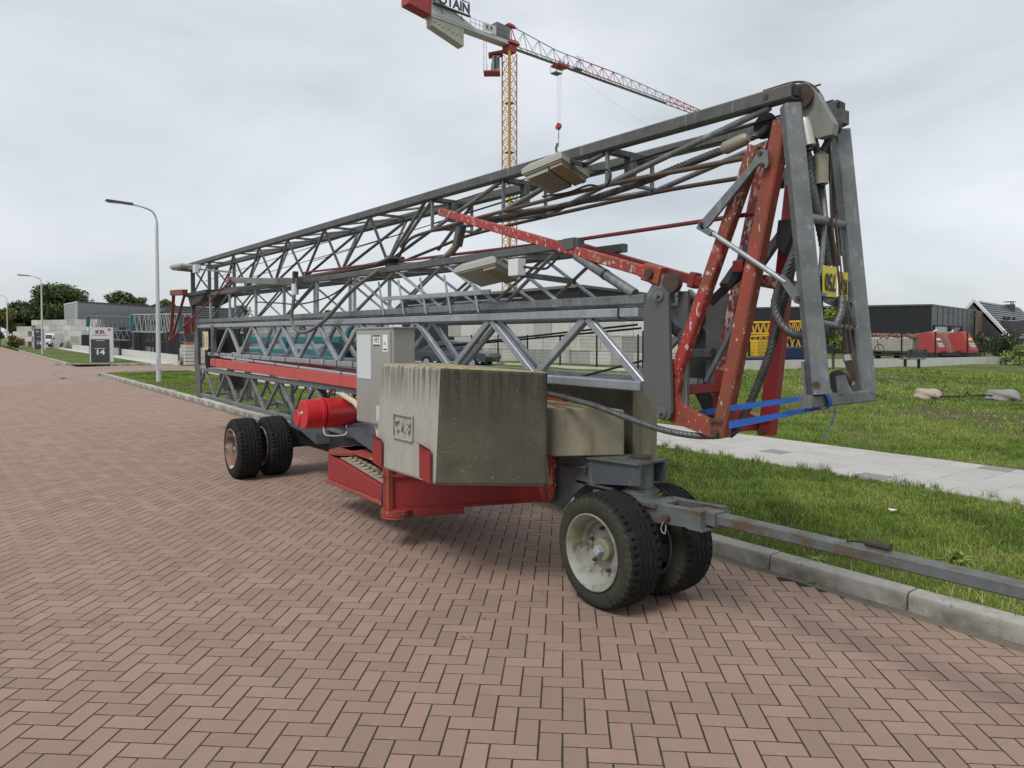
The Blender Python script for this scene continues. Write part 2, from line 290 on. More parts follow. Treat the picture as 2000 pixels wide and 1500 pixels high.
def rope(name, pts, r, m, parent, lay=.16, k=10):
    """stranded wire rope: six lobes twisted along the path"""
    path = spline(pts, k); acc = [0]
    for i in range(1, len(path)): acc.append(acc[-1]+(path[i]-path[i-1]).length)
    n2 = max(8, int(acc[-1]/.0065)); q = []; j = 0
    for i in range(n2+1):
        s_ = acc[-1]*i/n2
        while j < len(acc)-2 and acc[j+1] < s_: j += 1
        t = (s_-acc[j])/max(1e-6, acc[j+1]-acc[j]); q.append(path[j].lerp(path[j+1], t))
    st = acc[-1]/n2
    return MB().tube(q, r, 24, True, lambda i, th: .74+.32*abs(math.cos(3*(th+2*math.pi*i*st/lay)))**.7).obj(name, m, parent, True)
def text(name, s, size, m, parent, M, depth=.002, align='CENTER', sx=1., bold=0.):
    """lettering as a thin mesh; M places its x-right y-up plane"""
    cu = bpy.data.curves.new(name, 'FONT'); cu.body = s; cu.size = size; cu.align_x = align; cu.align_y = 'CENTER'; cu.extrude = depth; cu.offset = bold
    o = bpy.data.objects.new(name, cu); col.objects.link(o)
    dg = bpy.context.evaluated_depsgraph_get(); dg.update()
    me = bpy.data.meshes.new_from_object(o.evaluated_get(dg)); bpy.data.objects.remove(o); bpy.data.curves.remove(cu)
    me.transform(M @ Matrix.Diagonal((sx,1,1,1))); me.materials.clear(); me.materials.append(m)
    return link(name, me, parent)
def frame(o, x, y):
    """placement matrix: origin o, x along text, y up the text"""
    x = Vec(x).normalized(); y = Vec(y); y = (y-x*x.dot(y)).normalized(); z = x.cross(y)
    return Matrix(((x.x,y.x,z.x,o[0]),(x.y,y.y,z.y,o[1]),(x.z,y.z,z.z,o[2]),(0,0,0,1)))
def bulk(name, verts, faces_n, idx, m, tint=None, kind=None, parent=None):
    """large mesh from arrays: verts (N,3); faces_n loop totals; idx flat indices"""
    me = bpy.data.meshes.new(name); me.vertices.add(len(verts)); me.vertices.foreach_set('co', np.asarray(verts, np.float32).ravel())
    tot = np.asarray(faces_n, np.int32); me.loops.add(len(idx)); me.loops.foreach_set('vertex_index', np.asarray(idx, np.int32))
    me.polygons.add(len(tot)); me.polygons.foreach_set('loop_start', np.concatenate(([0], np.cumsum(tot)[:-1])).astype(np.int32)); me.polygons.foreach_set('loop_total', tot)
    if tint is not None:
        a = me.attributes.new('tint', 'FLOAT', 'POINT'); a.data.foreach_set('value', np.asarray(tint, np.float32))
    me.materials.append(m); me.update(calc_edges=True); me.polygons.foreach_set('use_smooth', [False]*len(tot))
    o = link(name, me, parent)
    if kind: o['kind'] = kind
    return o

# ---------------------------------------------------------------- ground, road, kerb, verge, path
def kv(u): return 4.62-.00033*u*u if u < 36 else 4.19        # street line of the kerb face
def bump2(x, y):
    return (np.sin(x*1.7+.6*np.sin(y*1.1))*np.cos(y*1.3+.4*np.sin(x*.9))*.5+np.sin(x*3.9+1.3)*np.sin(y*4.3+.2)*.25+np.sin(x*.43+2)*np.sin(y*.51+1)*.6)
def gz(x, y):
    x = np.asarray(x, float); y = np.asarray(y, float)
    z = .105+.012*bump2(x, y)
    far = np.clip((x-10.2)/6, 0, 1)
    z = z+far*(.05*bump2(x*.5, y*.5)+.20*np.exp(-((x-25)**2)/40-((y-13)**2)/14)+.10)
    return z
def bare(x, y): return np.clip((bump2(x*.9+7, y*.9+2)-.36)/.22, 0, 1)
def sheet(name, x0, x1, y0, y1, step, zf, m, kind='structure', xl=None):
    nx = max(2, int((x1-x0)/step)+1); ny = max(2, int((y1-y0)/step)+1)
    X, Y = np.meshgrid(np.linspace(0, 1, nx), np.linspace(y0, y1, ny)); lo = xl(Y) if xl else np.full_like(Y, x0)
    X = lo+(x1-lo)*X; Z = zf(X, Y)
    i = np.arange(nx*ny).reshape(ny, nx); q = np.stack([i[:-1,:-1], i[:-1,1:], i[1:,1:], i[1:,:-1]], -1).reshape(-1, 4)
    o = bulk(name, np.stack([X, Y, Z], -1).reshape(-1, 3), np.full(len(q), 4), q.ravel(), m, tint=bare(X, Y).ravel(), kind=kind)
    o.data.polygons.foreach_set('use_smooth', [True]*len(q)); return o
kvn = np.vectorize(kv)
tag(MB().add([(-3000,-3000,-.06),(3000,-3000,-.06),(3000,3000,-.06),(-3000,3000,-.06)], [(0,1,2,3)]).obj('ground', field_m), kind='structure')
road = MB().add([(-9,-4,-.0024),(4.75,-4,-.0024),(4.75,31,-.0024),(-9,31,-.0024)], [(0,1,2,3)]).obj('road', joint_m); road['kind'] = 'structure'
r2 = MB().add([(-9,30.4,-.001),(4.6,30.4,-.001),(4.6,36.2,-.001),(34,36.6,-.004),(34,46.6,-.004),(4.4,46.8,-.004),(3.7,90,-.004),(2.6,150,-.004),(-4,330,-.004),(-18,330,-.004),(-12,90,-.004)], [tuple(range(11))])
tag(r2.obj('road', road_far), kind='structure')

# herringbone bricks: 200 x 100 mm, laid diagonally
A = .1015; TH = R(42.5-90); ct, st_ = math.cos(-TH-R(90)), math.sin(-TH-R(90))
bx_ = Vec((math.sin(R(41)), math.cos(R(41)), 0)); by_ = Vec((-bx_.y, bx_.x, 0))
cells = []
for i in range(-60, 460):
    for j in range(-330, 330):
        k = (i-j) % 4
        if k not in (0, 3): continue
        ci, cj = (i+1, j+.5) if k == 0 else (i+.5, j+1)
        p = bx_*(ci*A)+by_*(cj*A)
        if -2.6 < p.x < kv(p.y)-.03 and .35 < p.y < 30.5 and not (p.y > 14 and p.x < -1.2): cells.append((p.x, p.y, k))
def in_view(x, y):
    f = .6*x+.8*y; r = .8*x-.6*y
    if f < .3: return False
    px = 1000+1387*r/f; py = 657+1387*1.72/f
    return -40 < px < 2040 and py < 1530
near = sorted((c for c in cells if in_view(c[0], c[1]) and c[0] < kv(c[1])-.16), key=lambda c: .6*c[0]+.8*c[1])[:300]
nearset = set(near)
def brick_verts(hl=.0973, hw=.0465, c=.0015):
    t = [(-hl+c,-hw+c,0),(hl-c,-hw+c,0),(hl-c,hw-c,0),(-hl+c,hw-c,0)]; r_ = [(-hl,-hw,-c),(hl,-hw,-c),(hl,hw,-c),(-hl,hw,-c)]; b = [(x,y,-.05) for x,y,z in r_]
    return t+r_+b
BF = [(0,1,2,3)]+[(4+i,4+(i+1)%4,(i+1)%4,i) for i in range(4)]+[(8+i,8+(i+1)%4,4+(i+1)%4,4+i) for i in range(4)]
bm_ = MB().add(brick_verts(), BF).mesh('brick', brick_i)
angH = math.atan2(bx_.y, bx_.x)
for (x, y, k) in near:
    o = bpy.data.objects.new('brick', bm_); col.objects.link(o); o.parent = road
    o.location = (x, y, random.uniform(-.0007, .0009)); o.rotation_euler = (random.gauss(0, .003), random.gauss(0, .003), angH+(0 if k == 0 else math.pi/2)+random.gauss(0, .006))
rest = np.array([c for c in cells if c not in nearset]); nb = len(rest)
tv = np.array(brick_verts()); th = angH+np.where(rest[:,2] == 0, 0, math.pi/2)+rng.normal(0, .006, nb)
cs, sn = np.cos(th)[:,None], np.sin(th)[:,None]
X = rest[:,0,None]+tv[:,0]*cs-tv[:,1]*sn; Y = rest[:,1,None]+tv[:,0]*sn+tv[:,1]*cs
Z = tv[:,2]+rng.uniform(-.0007, .0009, nb)[:,None]+tv[:,0]*rng.normal(0, .003, nb)[:,None]
lim = 4.62-.00033*Y*Y-.035; X = np.minimum(X, lim)
idx = (np.array(BF)[None]+12*np.arange(nb)[:,None,None]).ravel()
bulk('brick', np.stack([X, Y, Z], -1).reshape(-1, 3), np.full(nb*9, 4), idx, brick_s, np.repeat(rng.random(nb), 12), 'stuff', road)
# sandy strip where the bricks meet the kerb
ys = np.linspace(-1, 31, 120); v = []
for y in ys: v += [(kv(y)-.085-.03*math.sin(y*5.1)*math.sin(y*1.7), y, .001), (kv(y)+.02, y, .004)]
bulk('sand_strip', v, np.full(119, 4), np.array([(2*i, 2*i+1, 2*i+3, 2*i+2) for i in range(119)]).ravel(), sand_m, kind='stuff', parent=road)
# dark tyre smears where trucks turn in
for pts, w in [([(1.2,16,0),(2.0,22,0),(3.0,28,0),(4.6,34,0),(8,39.5,0),(14,41.5,0)], .28), ([(-.6,20,0),(.6,27,0),(2.2,33,0),(5,38.5,0),(9,41.8,0),(15,43.6,0)], .26), ([(3.4,30,0),(2.6,36,0),(3.2,41,0),(5.5,44,0),(10,44.8,0)], .24)]:
    P = spline(pts, 10); P = [p for p in P if p.y > 30.6]; m = MB()
    for a, b in zip(P[:-1], P[1:]):
        d = (b-a).normalized(); s = Vec((-d.y, d.x, 0))*w/2; m.add([(p.x, p.y, .002) for p in (a-s, b-s, b+s, a+s)], [(0,1,2,3)])
    m.obj('tyre_mark', mark_m, road)

# kerb stones
kerb = thing('kerb', None, None); kerb['kind'] = 'structure'
prof = [(0,-.1),(0,.085),(.008,.108),(.028,.118),(.135,.12),(.135,-.1)]
km = MB()
km.prism([(x, .004, z) for x, z in prof], (0, .955, 0)); kme = km.mesh('kerb_stone', kerb_m, True)
u = -3.76
while u < 35.2:
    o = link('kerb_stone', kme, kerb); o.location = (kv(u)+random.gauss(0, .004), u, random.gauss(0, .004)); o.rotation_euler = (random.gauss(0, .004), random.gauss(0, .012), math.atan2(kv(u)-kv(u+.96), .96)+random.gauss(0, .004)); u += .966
for k in range(9):     # corner turning into the side road
    a = k/8*math.pi/2; r = 1.2
    o = link('kerb_stone', kme, kerb); o.location = (5.3-r*math.cos(a)*1.0+(max(0, k-8))*.96, 35.3+r*math.sin(a)*.8, 0); o.rotation_euler = (0, 0, -a); o.scale = (1, .27, 1)
for k in range(6):
    o = link('kerb_stone', kme, kerb); o.location = (5.3+k*.96, 36.25, 0); o.rotation_euler = (0, 0, -math.pi/2)
u = 50.2
while u < 100:
    o = link('kerb_stone', kme, kerb); x = 4.2-.012*(u-50); o.location = (x, u, 0); o.rotation_euler = (0, 0, .012); u += .966
for k in range(7):
    t = k/6; o = link('kerb_stone', kme, kerb); o.location = (8.2-4*t, 47.2+2.8*t**2.2, 0); o.rotation_euler = (0, 0, math.pi/2-.5*t**2); o.scale = (1, .75, 1)

# grass verge, meadow and far verge
sheet('verge', 4.7, 8.0, -4, 36.2, .12, lambda x, y: gz(x, y)-.012, verge_m, xl=lambda y: np.vectorize(lambda q: kv(q)+.12)(y))
sheet('meadow', 10.05, 75, -25, 36.2, .3, lambda x, y: gz(x, y)-.015, meadow_m)
sheet('verge', 4.3, 8.3, 47.6, 160, 2, lambda x, y: .09+0*x, meadow_m, xl=lambda y: 4.33-.012*(y-50))
# paved footpath of half-metre slabs
path = MB().box(8.0, 10.04, -6, 36.3, -.05, .092).obj('path', sand_m); path['kind'] = 'structure'
for zz in (8.0, 10.0):
    MB().box(zz-.03, zz+.03, -6, 36.3, -.05, .112).obj('edging', kerb_m, path)
def slab_verts(h=.1635, c=.004):
    t = [(-h+c,-h+c,.118),(h-c,-h+c,.118),(h-c,h-c,.118),(-h+c,h-c,.118)]; r_ = [(-h,-h,.114),(h,-h,.114),(h,h,.114),(-h,h,.114)]; return t+r_+[(x,y,.07) for x,y,z in r_]
sl, sd = MB().add(slab_verts(), BF).mesh('slab', slab_m), MB().add(slab_verts(), BF).mesh('slab', slab_dk)
far_s = []
for r_ in range(6):
    for k in range(118):
        y = -3+k*.3335; x = 8.0+.034+.1668+r_*.3335-.035; dk = (k*3+r_*7) % 29 == 5
        if 1.4 < y < 17.4:
            o = link('slab', sd if dk else sl, path); o.location = (x, y, random.gauss(0, .0013)); o.rotation_euler = (random.gauss(0, .002), random.gauss(0, .002), random.gauss(0, .003))
        else: far_s.append((x, y))
far_s = np.array(far_s); tv = np.array(slab_verts()); ns = len(far_s)
P_ = np.stack([far_s[:,0,None]+tv[:,0], far_s[:,1,None]+tv[:,1], np.broadcast_to(tv[:,2], (ns, 12))], -1)
bulk('slab', P_.reshape(-1, 3), np.full(ns*9, 4), (np.array(BF)[None]+12*np.arange(ns)[:,None,None]).ravel(), slab_m, None, 'stuff', path)
tag(MB().add([(22.5,21.6,.03),(46.5,14.9,.03),(120,-10,.03),(120,120,.03),(22.5,120,.03)], [(0,1,2,3,4)]).obj('yard', mat('grey_yard_paving', (.22,.21,.195), .9, 0, .2, .8, .2, 20)), kind='structure')
tag(MB().add([(10.3,46.9,.03),(22.4,46.9,.03),(22.4,130,.03),(10.3,130,.03)], [(0,1,2,3)]).obj('yard', MAT['grey_yard_paving']), kind='structure')
# concrete flags of the forecourt by the yard fence
MB().box(8.4, 9.7, 46.9, 120, -.05, .07).obj('path', conc_lt)['kind'] = 'structure'

def blades(name, x, y, h, w, m, lean=.5, patch=True):
    n = len(x); a = rng.random(n)*2*np.pi; z = gz(x, y)-.01
    dx, dy = np.cos(a), np.sin(a); la = rng.random(n)*2*np.pi; ln = h*lean*(.3+rng.random(n)); lx, ly = np.cos(la)*ln, np.sin(la)*ln
    b0 = np.stack([x-dx*w/2, y-dy*w/2, z], -1); b1 = np.stack([x+dx*w/2, y+dy*w/2, z], -1)
    m0 = np.stack([x-dx*w*.38+lx*.35, y-dy*w*.38+ly*.35, z+h*.58], -1); m1 = np.stack([x+dx*w*.38+lx*.35, y+dy*w*.38+ly*.35, z+h*.58], -1)
    t = np.stack([x+lx, y+ly, z+h*(.98-.15*rng.random(n))], -1)
    V5 = np.stack([b0, b1, m1, m0, t], 1).reshape(-1, 3); base = 5*np.arange(n)[:,None]
    idx = np.concatenate([base+[0,1,2,3], base+[3,2,4]], 1).ravel(); tot = np.tile([4,3], n)
    ti = np.clip(.47+.26*bump2(x*1.3+3, y*1.3)+.20*bump2(x*4.1, y*3.7)+.10*bump2(x*11, y*9.7)+rng.normal(0, .16, n), 0, 1)
    return bulk(name, V5, tot, idx, m, np.repeat(ti, 5), 'stuff')
def scatter(x0, x1, y0, y1, dens, fov=True):
    n = int((x1-x0)*(y1-y0)*dens); x = rng.uniform(x0, x1, n); y = rng.uniform(y0, y1, n)
    f = .6*x+.8*y; r = .8*x-.6*y; k = (f > 1) & (np.abs(r) < f*.86+.6); x, y, f = x[k], y[k], f[k]
    k = rng.random(len(x)) > .6*bare(x, y); return x[k], y[k], f[k]
gx, gy, gw, gh = [], [], [], []
for (x0, x1, y0, y1, dens, h0, h1, w) in [(4.74,8.0,.4,5,5600,.018,.058,.0058), (4.74,8.0,5,9,3200,.02,.06,.008), (4.74,8.0,9,17,1300,.02,.06,.012), (4.74,8.0,17,36,350,.03,.06,.02),
        (10.06,14,-1,12,1400,.02,.06,.010), (14,20,-1,14,520,.02,.07,.015), (20,34,-3,20,150,.03,.10,.026), (10.06,22,12,36,150,.03,.08,.025)]:
    x, y, f = scatter(x0, x1, y0, y1, dens); n = len(x)
    tall = np.clip(bump2(x*2.1+1, y*2.3+4), 0, 1)
    gx.append(x); gy.append(y); gw.append(np.full(n, w)*rng.uniform(.7, 1.4, n)); gh.append(rng.uniform(h0, h1, n)*(.7+1.1*tall**2))
for (x0, x1, y0, y1, nt_, hh, per, ww) in [(4.74,8.0,.4,6,420,.085,34,.0055), (4.74,8.0,6,16,300,.085,22,.009), (10.06,15,-1,12,420,.09,22,.010), (15,30,-2,18,500,.14,16,.022), (7.9,8.08,.5,9,60,.12,30,.006)]:
    cx, cy, f = scatter(x0, x1, y0, y1, nt_/((x1-x0)*(y1-y0))); nt2 = len(cx); s = rng.uniform(.5, 1.4, nt2)
    x = np.repeat(cx, per)+rng.normal(0, .028, nt2*per)*np.repeat(s, per); y = np.repeat(cy, per)+rng.normal(0, .028, nt2*per)*np.repeat(s, per)
    gx.append(x); gy.append(y); gw.append(np.full(len(x), ww)); gh.append(rng.uniform(.45, 1.1, len(x))*hh*np.repeat(s, per))
gx, gy, gw, gh = map(np.concatenate, (gx, gy, gw, gh))
tag(blades('grass', gx, gy, gh, gw, grass_m), 'short mown green grass covering the verge and the meadow', 'grass')
x, y, f = scatter(4.8, 8.0, .6, 9, 90); x2, y2, f2 = scatter(12, 34, -2, 20, 16); x3, y3, f3 = scatter(7.86, 8.03, .6, 9, 260); x4, y4, f4 = scatter(4.74, 4.86, .4, 9, 500)
x = np.concatenate([x, x2, x3, x4]); y = np.concatenate([y, y2, y3, y4])
tag(blades('dry_grass', x, y, rng.uniform(.03, .10, len(x)), np.where(x < 10, .006, .02), dry_m, .8), 'straw coloured dry grass stalks scattered through the verge', 'grass')
# leafy weeds at the kerb, on the path edge and in the verge
def weed(px, py, z, r, n, label, m=weed_m, up=.5):
    mb = MB()
    for i in range(n):
        a = random.uniform(0, 6.28); l = r*random.uniform(.5, 1.1); el = random.uniform(.15, up*1.6); w = r*random.uniform(.10, .2)
        d = Vec((math.cos(a)*math.cos(el), math.sin(a)*math.cos(el), math.sin(el))); s = Vec((-d.y, d.x, 0)).normalized()*w; o = Vec((px, py, z))
        dn = Vec((0, 0, -l*.25))
        mb.add([o-s*.3, o+s*.3, o+d*l*.55+s, o+d*l*.55-s, o+d*l+dn], [(0,1,2,3), (3,2,4)])
    tag(mb.obj('weed', m), label, 'weed', 'weeds at the kerb and path')
p = (4.610,2.651,0.000); weed(p[0], p[1], .0, .07, 16, 'flat green weed on the bricks below the broken kerb joint')
p = (4.663,1.672,0.000); weed(p[0], p[1], .0, .06, 22, 'dry tuft of weed growing at the foot of the kerb', dry_m, 1.2)
p = (4.654,1.643,0.000); weed(p[0], p[1], .0, .045, 12, 'tiny green weed beside the dry tuft at the kerb foot')
p = (4.789,2.737,0.120); weed(p[0], p[1], .11, .09, 16, 'broad leafed weed hanging over the kerb top behind the drawbar')
p = (5.566,2.117,0.100); weed(p[0], p[1], .1, .14, 60, 'bushy yellow green weed in the verge near the drawbar end', mat('yellow_green_weed', (.20, .25, .04), .6, 0, .3, 30), 1.2)
p = (6.572,3.042,0.120); tag(MB().prism([(p[0]-.03,p[1]-.02,.15),(p[0]+.03,p[1]-.03,.152),(p[0]+.035,p[1]+.02,.15),(p[0],p[1]+.035,.155),(p[0]-.02,p[1]+.01,.15)], (0,0,.006)).obj('paper_scrap', bottle), 'small white paper scrap lying in the verge grass', 'litter')

# ---------------------------------------------------------------- the folded self-erecting crane on its transport axles
VN, VF, JN, JF, C0 = 3.2, 3.73, 3.24, 3.66, 3.45
def mir(p): return (2*C0+.005-p[0], p[1], p[2])
crane = thing('mobile_tower_crane', 'folded red and galvanised lattice crane on rubber tyred axles, parked on the brick road', 'crane', (3.455, 6.0, 0))
def lerp(a, b, t): return tuple(x+(y-x)*t for x, y in zip(a, b))
def zigzag(part, x, tops, bots, wt, wb, sz, m, ro=False):
    seq = []
    for i, b in enumerate(bots):
        seq.append((b, wb(b)))
        if i < len(tops): seq.append((tops[i], wt(tops[i])))
    for (a, za), (b, zb) in zip(seq[:-1], seq[1:]):
        if ro: pipe('diagonal', [(x, a, za), (x, b, zb)], sz, m, part, 8)
        else: bar('diagonal', (x, a, za), (x, b, zb), sz, sz*.8, m, part, (1,0,0))
# --- lower mast (new galvanised steel)
mast = sub('lower_mast_truss', crane)
wt = lambda u: 1.8533+.0036*u; wb = lambda u: 1.418
tops = [11.851, 10.603, 9.344, 8.107, 6.933, 5.739, 4.555, 3.456]; bots = [12.544, 11.253, 9.995, 8.757, 7.52, 6.293, 5.141, 4.0, 2.955]
for x in (VN, VF):
    bar('chord', (x, 2.965, wt(3)), (x, 13.813, wt(13.8)), .062, .059, galv_new, mast); bar('chord', (x, 2.944, wb(0)), (x, 13.12, wb(0)), .062, .059, galv_new, mast)
zigzag(mast, VN+.012, tops, bots, lambda u: wt(u)-.015, lambda u: wb(u)+.015, .053, galv_new)
zigzag(mast, VF-.012, bots[1:], tops, lambda u: wt(u)-.015, lambda u: wb(u)+.015, .05, galv_new)     # far face is laced half a bay out of step
for i, u in enumerate(tops):
    bar('cross_brace', (VN+.03, u, wt(u)-.005), (VF-.03, u-.5, wt(u)-.005), .035, .03, galv_new, mast)
    if i: pipe('cross_brace', [(VF-.03, u, wt(u)-.004), (VN+.03, u+.6, wt(u)-.004)], .012, galv, mast)
for u in bots[1:-1]: bar('cross_brace', (VN+.03, u, wb(0)), (VF-.03, u-.5, wb(0)), .035, .03, galv_new, mast)
for u in [12.267, 11.893, 11.52, 11.04, 10.56, 10.133, 9.707, 9.12, 8.267, 7.84, 7.467, 7.04]: MB().bar((VN-.001, u, wb(0)), (VN-.001, u+.012, wb(0)), .068, .065).obj('cable_tie', black, mast)
MB().bar((VN, 3.12, wt(3)), (VN, 3.135, wt(3)), .07, .067).obj('cable_tie', black, mast)
# --- folded mast foot below it
foot = sub('mast_foot_truss', crane)
FT, FB = 1.135, 0.669
ftops = [13.312, 11.989, 10.699, 9.419, 8.192, 7.04]; fbots = [13.963, 12.661, 11.349, 10.048, 8.789, 7.573]
for x in (VN, VF):
    bar('chord', (x, 6.6, FT), (x, 13.813, FT), .064, .066, galv, foot); bar('chord', (x, 7.0, FB), (x, 13.963, FB), .062, .059, galv, foot)
    zigzag(foot, x, ftops if x == VN else fbots[1:], fbots if x == VN else ftops, lambda u: FT, lambda u: FB, .048, galv)
for u in fbots[:-1]: bar('cross_brace', (VN+.03, u, FB), (VF-.03, u-.3, FB), .035, .03, galv, foot); bar('cross_brace', (VN+.03, u-.6, FB), (VF-.03, u-.3, FB), .035, .03, galv, foot)
for u, x in ((12.5,3.38),(11.6,3.4),(10.8,3.3),(9.8,3.5),(12.1,3.6)): bar('upright', (x, u, FB+.02), (x, u, FT-.02), .05, .04, galv, foot)
for pts in ([(3.3,10.4,FT),(3.3,10.1,.9),(3.3,9.8,.73)], [(3.45,10.3,FT),(3.47,10.1,.84),(3.45,9.6,.70),(3.4,9.2,.94),(3.4,8.9,FT)], [(3.5,9.0,FT-.02),(3.5,8.7,1.0),(3.5,8.4,.92),(3.5,7.9,1.03)]): pipe('cable', spline(pts), .009, black, foot)
MB().tube(spline([(3.45,8.7,1.12),(3.48,8.6,.98),(3.42,8.45,.85)], 5), [.03,.05,.035,.06,.04,.05,.04,.055,.03,.045,.03], 7).obj('cable_clamp', black, foot, True)
MB().lathe([(-.03,.0),(-.03,.05),(.03,.05),(.03,0)], (3.35,7.6,1.0), (1,0,0), 18, False).lathe([(-.05,.018),(.05,.018)], (3.35,7.6,1.0), (1,0,0), 10).obj('pin_head', rust_m, foot, True)
# --- end plates tying mast and foot together at the far end
for x in (VN-.033, VF+.033):
    s = 1 if x < C0 else -1
    MB().prism([(x,13.867,0.611),(x,13.568,0.611),(x,13.568,1.101),(x,13.717,1.219),(x,13.717,1.869),(x,13.813,1.987),(x,13.931,1.987),(x,13.995,1.272)], (s*.03,0,0)).obj('end_plate', galv_old, crane)
    MB().prism([(x,12.821,1.379),(x,12.619,1.379),(x,12.661,1.656),(x,12.587,1.912),(x,12.8,1.912)], (s*.05,0,0)).obj('gusset_plate', galv_old, crane)
ga, gb = (3.600,13.881,1.806), (3.600,12.716,1.427); MB().box(3.6, 3.63, gb[1], ga[1], 1.44, 1.85).obj('guard_plate', steel_dark, crane)
MB().box(VN+.06, VF-.06, 13.45, 13.49, 1.16, 1.84).obj('guard_plate', steel_dark, crane)
MB().prism([(3.35,13.0,1.09),(3.35,12.4,1.09),(3.35,12.35,.85),(3.35,12.7,.78),(3.35,12.95,.9)], (.25,0,0)).obj('winch_drum_block', steel_dark, crane)
sp = MB().box(3.152, 3.159, 12.928, 13.291, 1.485, 1.805).obj('load_sign', mat('cream_sign_plate', (.55,.50,.30), .5, 0, .1, 6), crane)
text('lettering', 'PALBE', .09, print_k, sp, frame((3.150, 13.227, 1.645), (0,0,-1), (0,1,0)), .0008)
for u in (13.163, 13.013): MB().box(3.150, 3.152, u-.008, u+.008, 1.549, 1.72).obj('dimension_line', print_k, sp)
# --- red tie beam with cable conduit along the near side
b0, b1 = (3.150,12.612,1.284), (3.150,6.622,1.238)
tb = bar('tie_beam', b0, b1, .05, .133, red_beam, crane)
MB().lathe([(-.03,.066),(.03,.066)], b0, (1,0,0), 20).obj('beam_eye', red_beam, tb, True)
MB().bar(lerp(b0,b1,.035), lerp(b0,b1,.04), .056, .139).obj('beam_collar', red, tb)
bar('tie_beam', mir(b0), mir(b1), .05, .133, red, crane)
c0, c1 = (3.145,12.081,1.387), (3.145,6.706,1.312)
cd = pipe('cable_conduit', [c0, lerp(c0,c1,.5), c1], .02, mat('grey_conduit', (.30,.28,.31), .4, .1, .1, 4), crane)
for t in (.02,.16,.33,.5,.66,.9): a = Vec(lerp(c0,c1,t)); MB().tube([a, a+Vec((0,.02,0))], .025, 10).obj('cable_tie', black, cd)
pipe('cable', spline([(3.170,6.907,1.345), (3.170,7.437,1.352), (3.170,7.847,1.307), (3.170,8.193,1.323), (3.200,8.609,1.345)]), .014, black, crane)
pipe('cable', spline([(3.130,12.144,1.444), (3.130,12.753,1.520), (3.130,13.002,1.295), (3.150,13.022,1.161)]), .011, black, crane)
# --- inner jib section lying on the mast
j1 = sub('inner_jib_truss', crane)
jb = lambda u: 1.945+max(0,u-4)*.0052; jt = lambda u: 2.345+max(0,u-5)*.0135
fr = [13.1,11.9,10.55,9.35,8.2,7.15,6.2,5.3,4.45,3.75]
for x in (JN, JF):
    bar('chord', (x,2.95,jb(3)), (x,14.2,jb(14)), .06, .06, galv, j1); bar('chord', (x,3.55,jt(3)), (x,14.35,jt(14.3)), .055, .06, galv_old, j1)
    for i, u in enumerate(fr):
        if i < 6: bar('upright', (x,u,jb(u)), (x,u,jt(u)), .035, .03, galv_new, j1)
        if i: pipe('diagonal', [(x,fr[i-1],jb(fr[i-1])), (x,u,jt(u))], .014, galv, j1)
        if i and (x == JF or i > 5): pipe('diagonal', [(x,fr[i-1],jt(fr[i-1])), (x,u,jb(u))], .014, galv_new, j1)
for i, u in enumerate(fr):
    bar('cross_brace', (JN,u,jb(u)-.005), (JF,u-.15,jb(u)-.005), .03, .025, galv, j1)
    if i < 9: pipe('cross_brace', [(JN,u,jt(u)), (JF,fr[i+1],jt(fr[i+1]))], .011, galv_old, j1)
r0, r1 = (3.200,6.427,2.091), (3.200,4.554,2.068); rl = bar('guide_rail', r0, r1, .02, .038, galv_new, j1)
for k in range(5):
    t = k/4.5; p = Vec(lerp(r0, r1, t)); bar('rail_stay', p+Vec((0,.06,.17)), p+Vec((0,-.05,-.16)), .02, .012, galv_new, j1, (1,0,0))
p0, p1 = (3.240,3.588,2.263), (3.240,3.057,1.982)
pipe('stay_tube', [p0, p1], .033, galv, j1, 14); pipe('stay_tube', [mir(p0), mir(p1)], .033, galv, j1, 14)
a = Vec(lerp(p0,p1,.5)); d = (Vec(p1)-Vec(p0)).normalized(); MB().tube([a, a+d*.02], .036, 14).obj('cable_tie', black, j1)
MB().box(JN-.04, JN+.06, 3.58, 3.69, 2.31, 2.385).obj('jib_end_block', galv_old, j1)
q0, q1, q2 = (3.300,8.853,2.528), (3.300,3.639,2.384), (3.300,2.176,2.371)
pipe('tie_rod', [q0, q1, q2], .0125, rod_red, crane, 10)
q0, q1 = (3.660,3.504,2.513), (3.660,2.412,2.359)
# --- outer jib section on top: triangular at the far part, box shaped towards the head
j2 = sub('outer_jib_truss', crane)
tw = lambda u: 2.905+.0116*u; bw = lambda u: 2.50+.0*u
for x in (JN, JF):
    xx = x-.002
    bar('chord', (x,1.99,tw(2)), (x,14.82,tw(14.8)), .075, .075, galv_old if x == JF else galv_old, j2)
    MB().box(x-.026, x+.026, 1.975, 1.985, tw(2)-.026, tw(2)+.026).obj('chord_mouth_shade', black, j2)  # black patch on the capped end paints the shade inside the tube
    MB().lathe([(-.002,.014),(.002,.014)], (x-.039, 2.13, tw(2.1)), (1,0,0), 12).obj('bolt', rust_m, j2)
cb = [(12.9,2.54),(11.7,2.505),(10.36,2.49),(9.17,2.495),(7.97,2.49),(6.78,2.50)]
MB().tube([(C0,14.4,2.56)]+[(C0,u,w) for u, w in cb]+[(C0,6.45,2.5)], .031, 12).obj('chord', rope_br, j2, True)
tj = [11.68,10.38,9.2,7.96,6.75,5.62]
for i, (u, w) in enumerate(cb):
    for x in (JN, JF):
        pipe('diagonal', [(C0,u,w), (x,tj[i],tw(tj[i])-.03)], .0165, galv if x == JN else galv_old, j2)
        if i: pipe('diagonal', [(C0,u,w), (x,tj[i-1],tw(tj[i-1])-.03)], .0165, galv, j2)
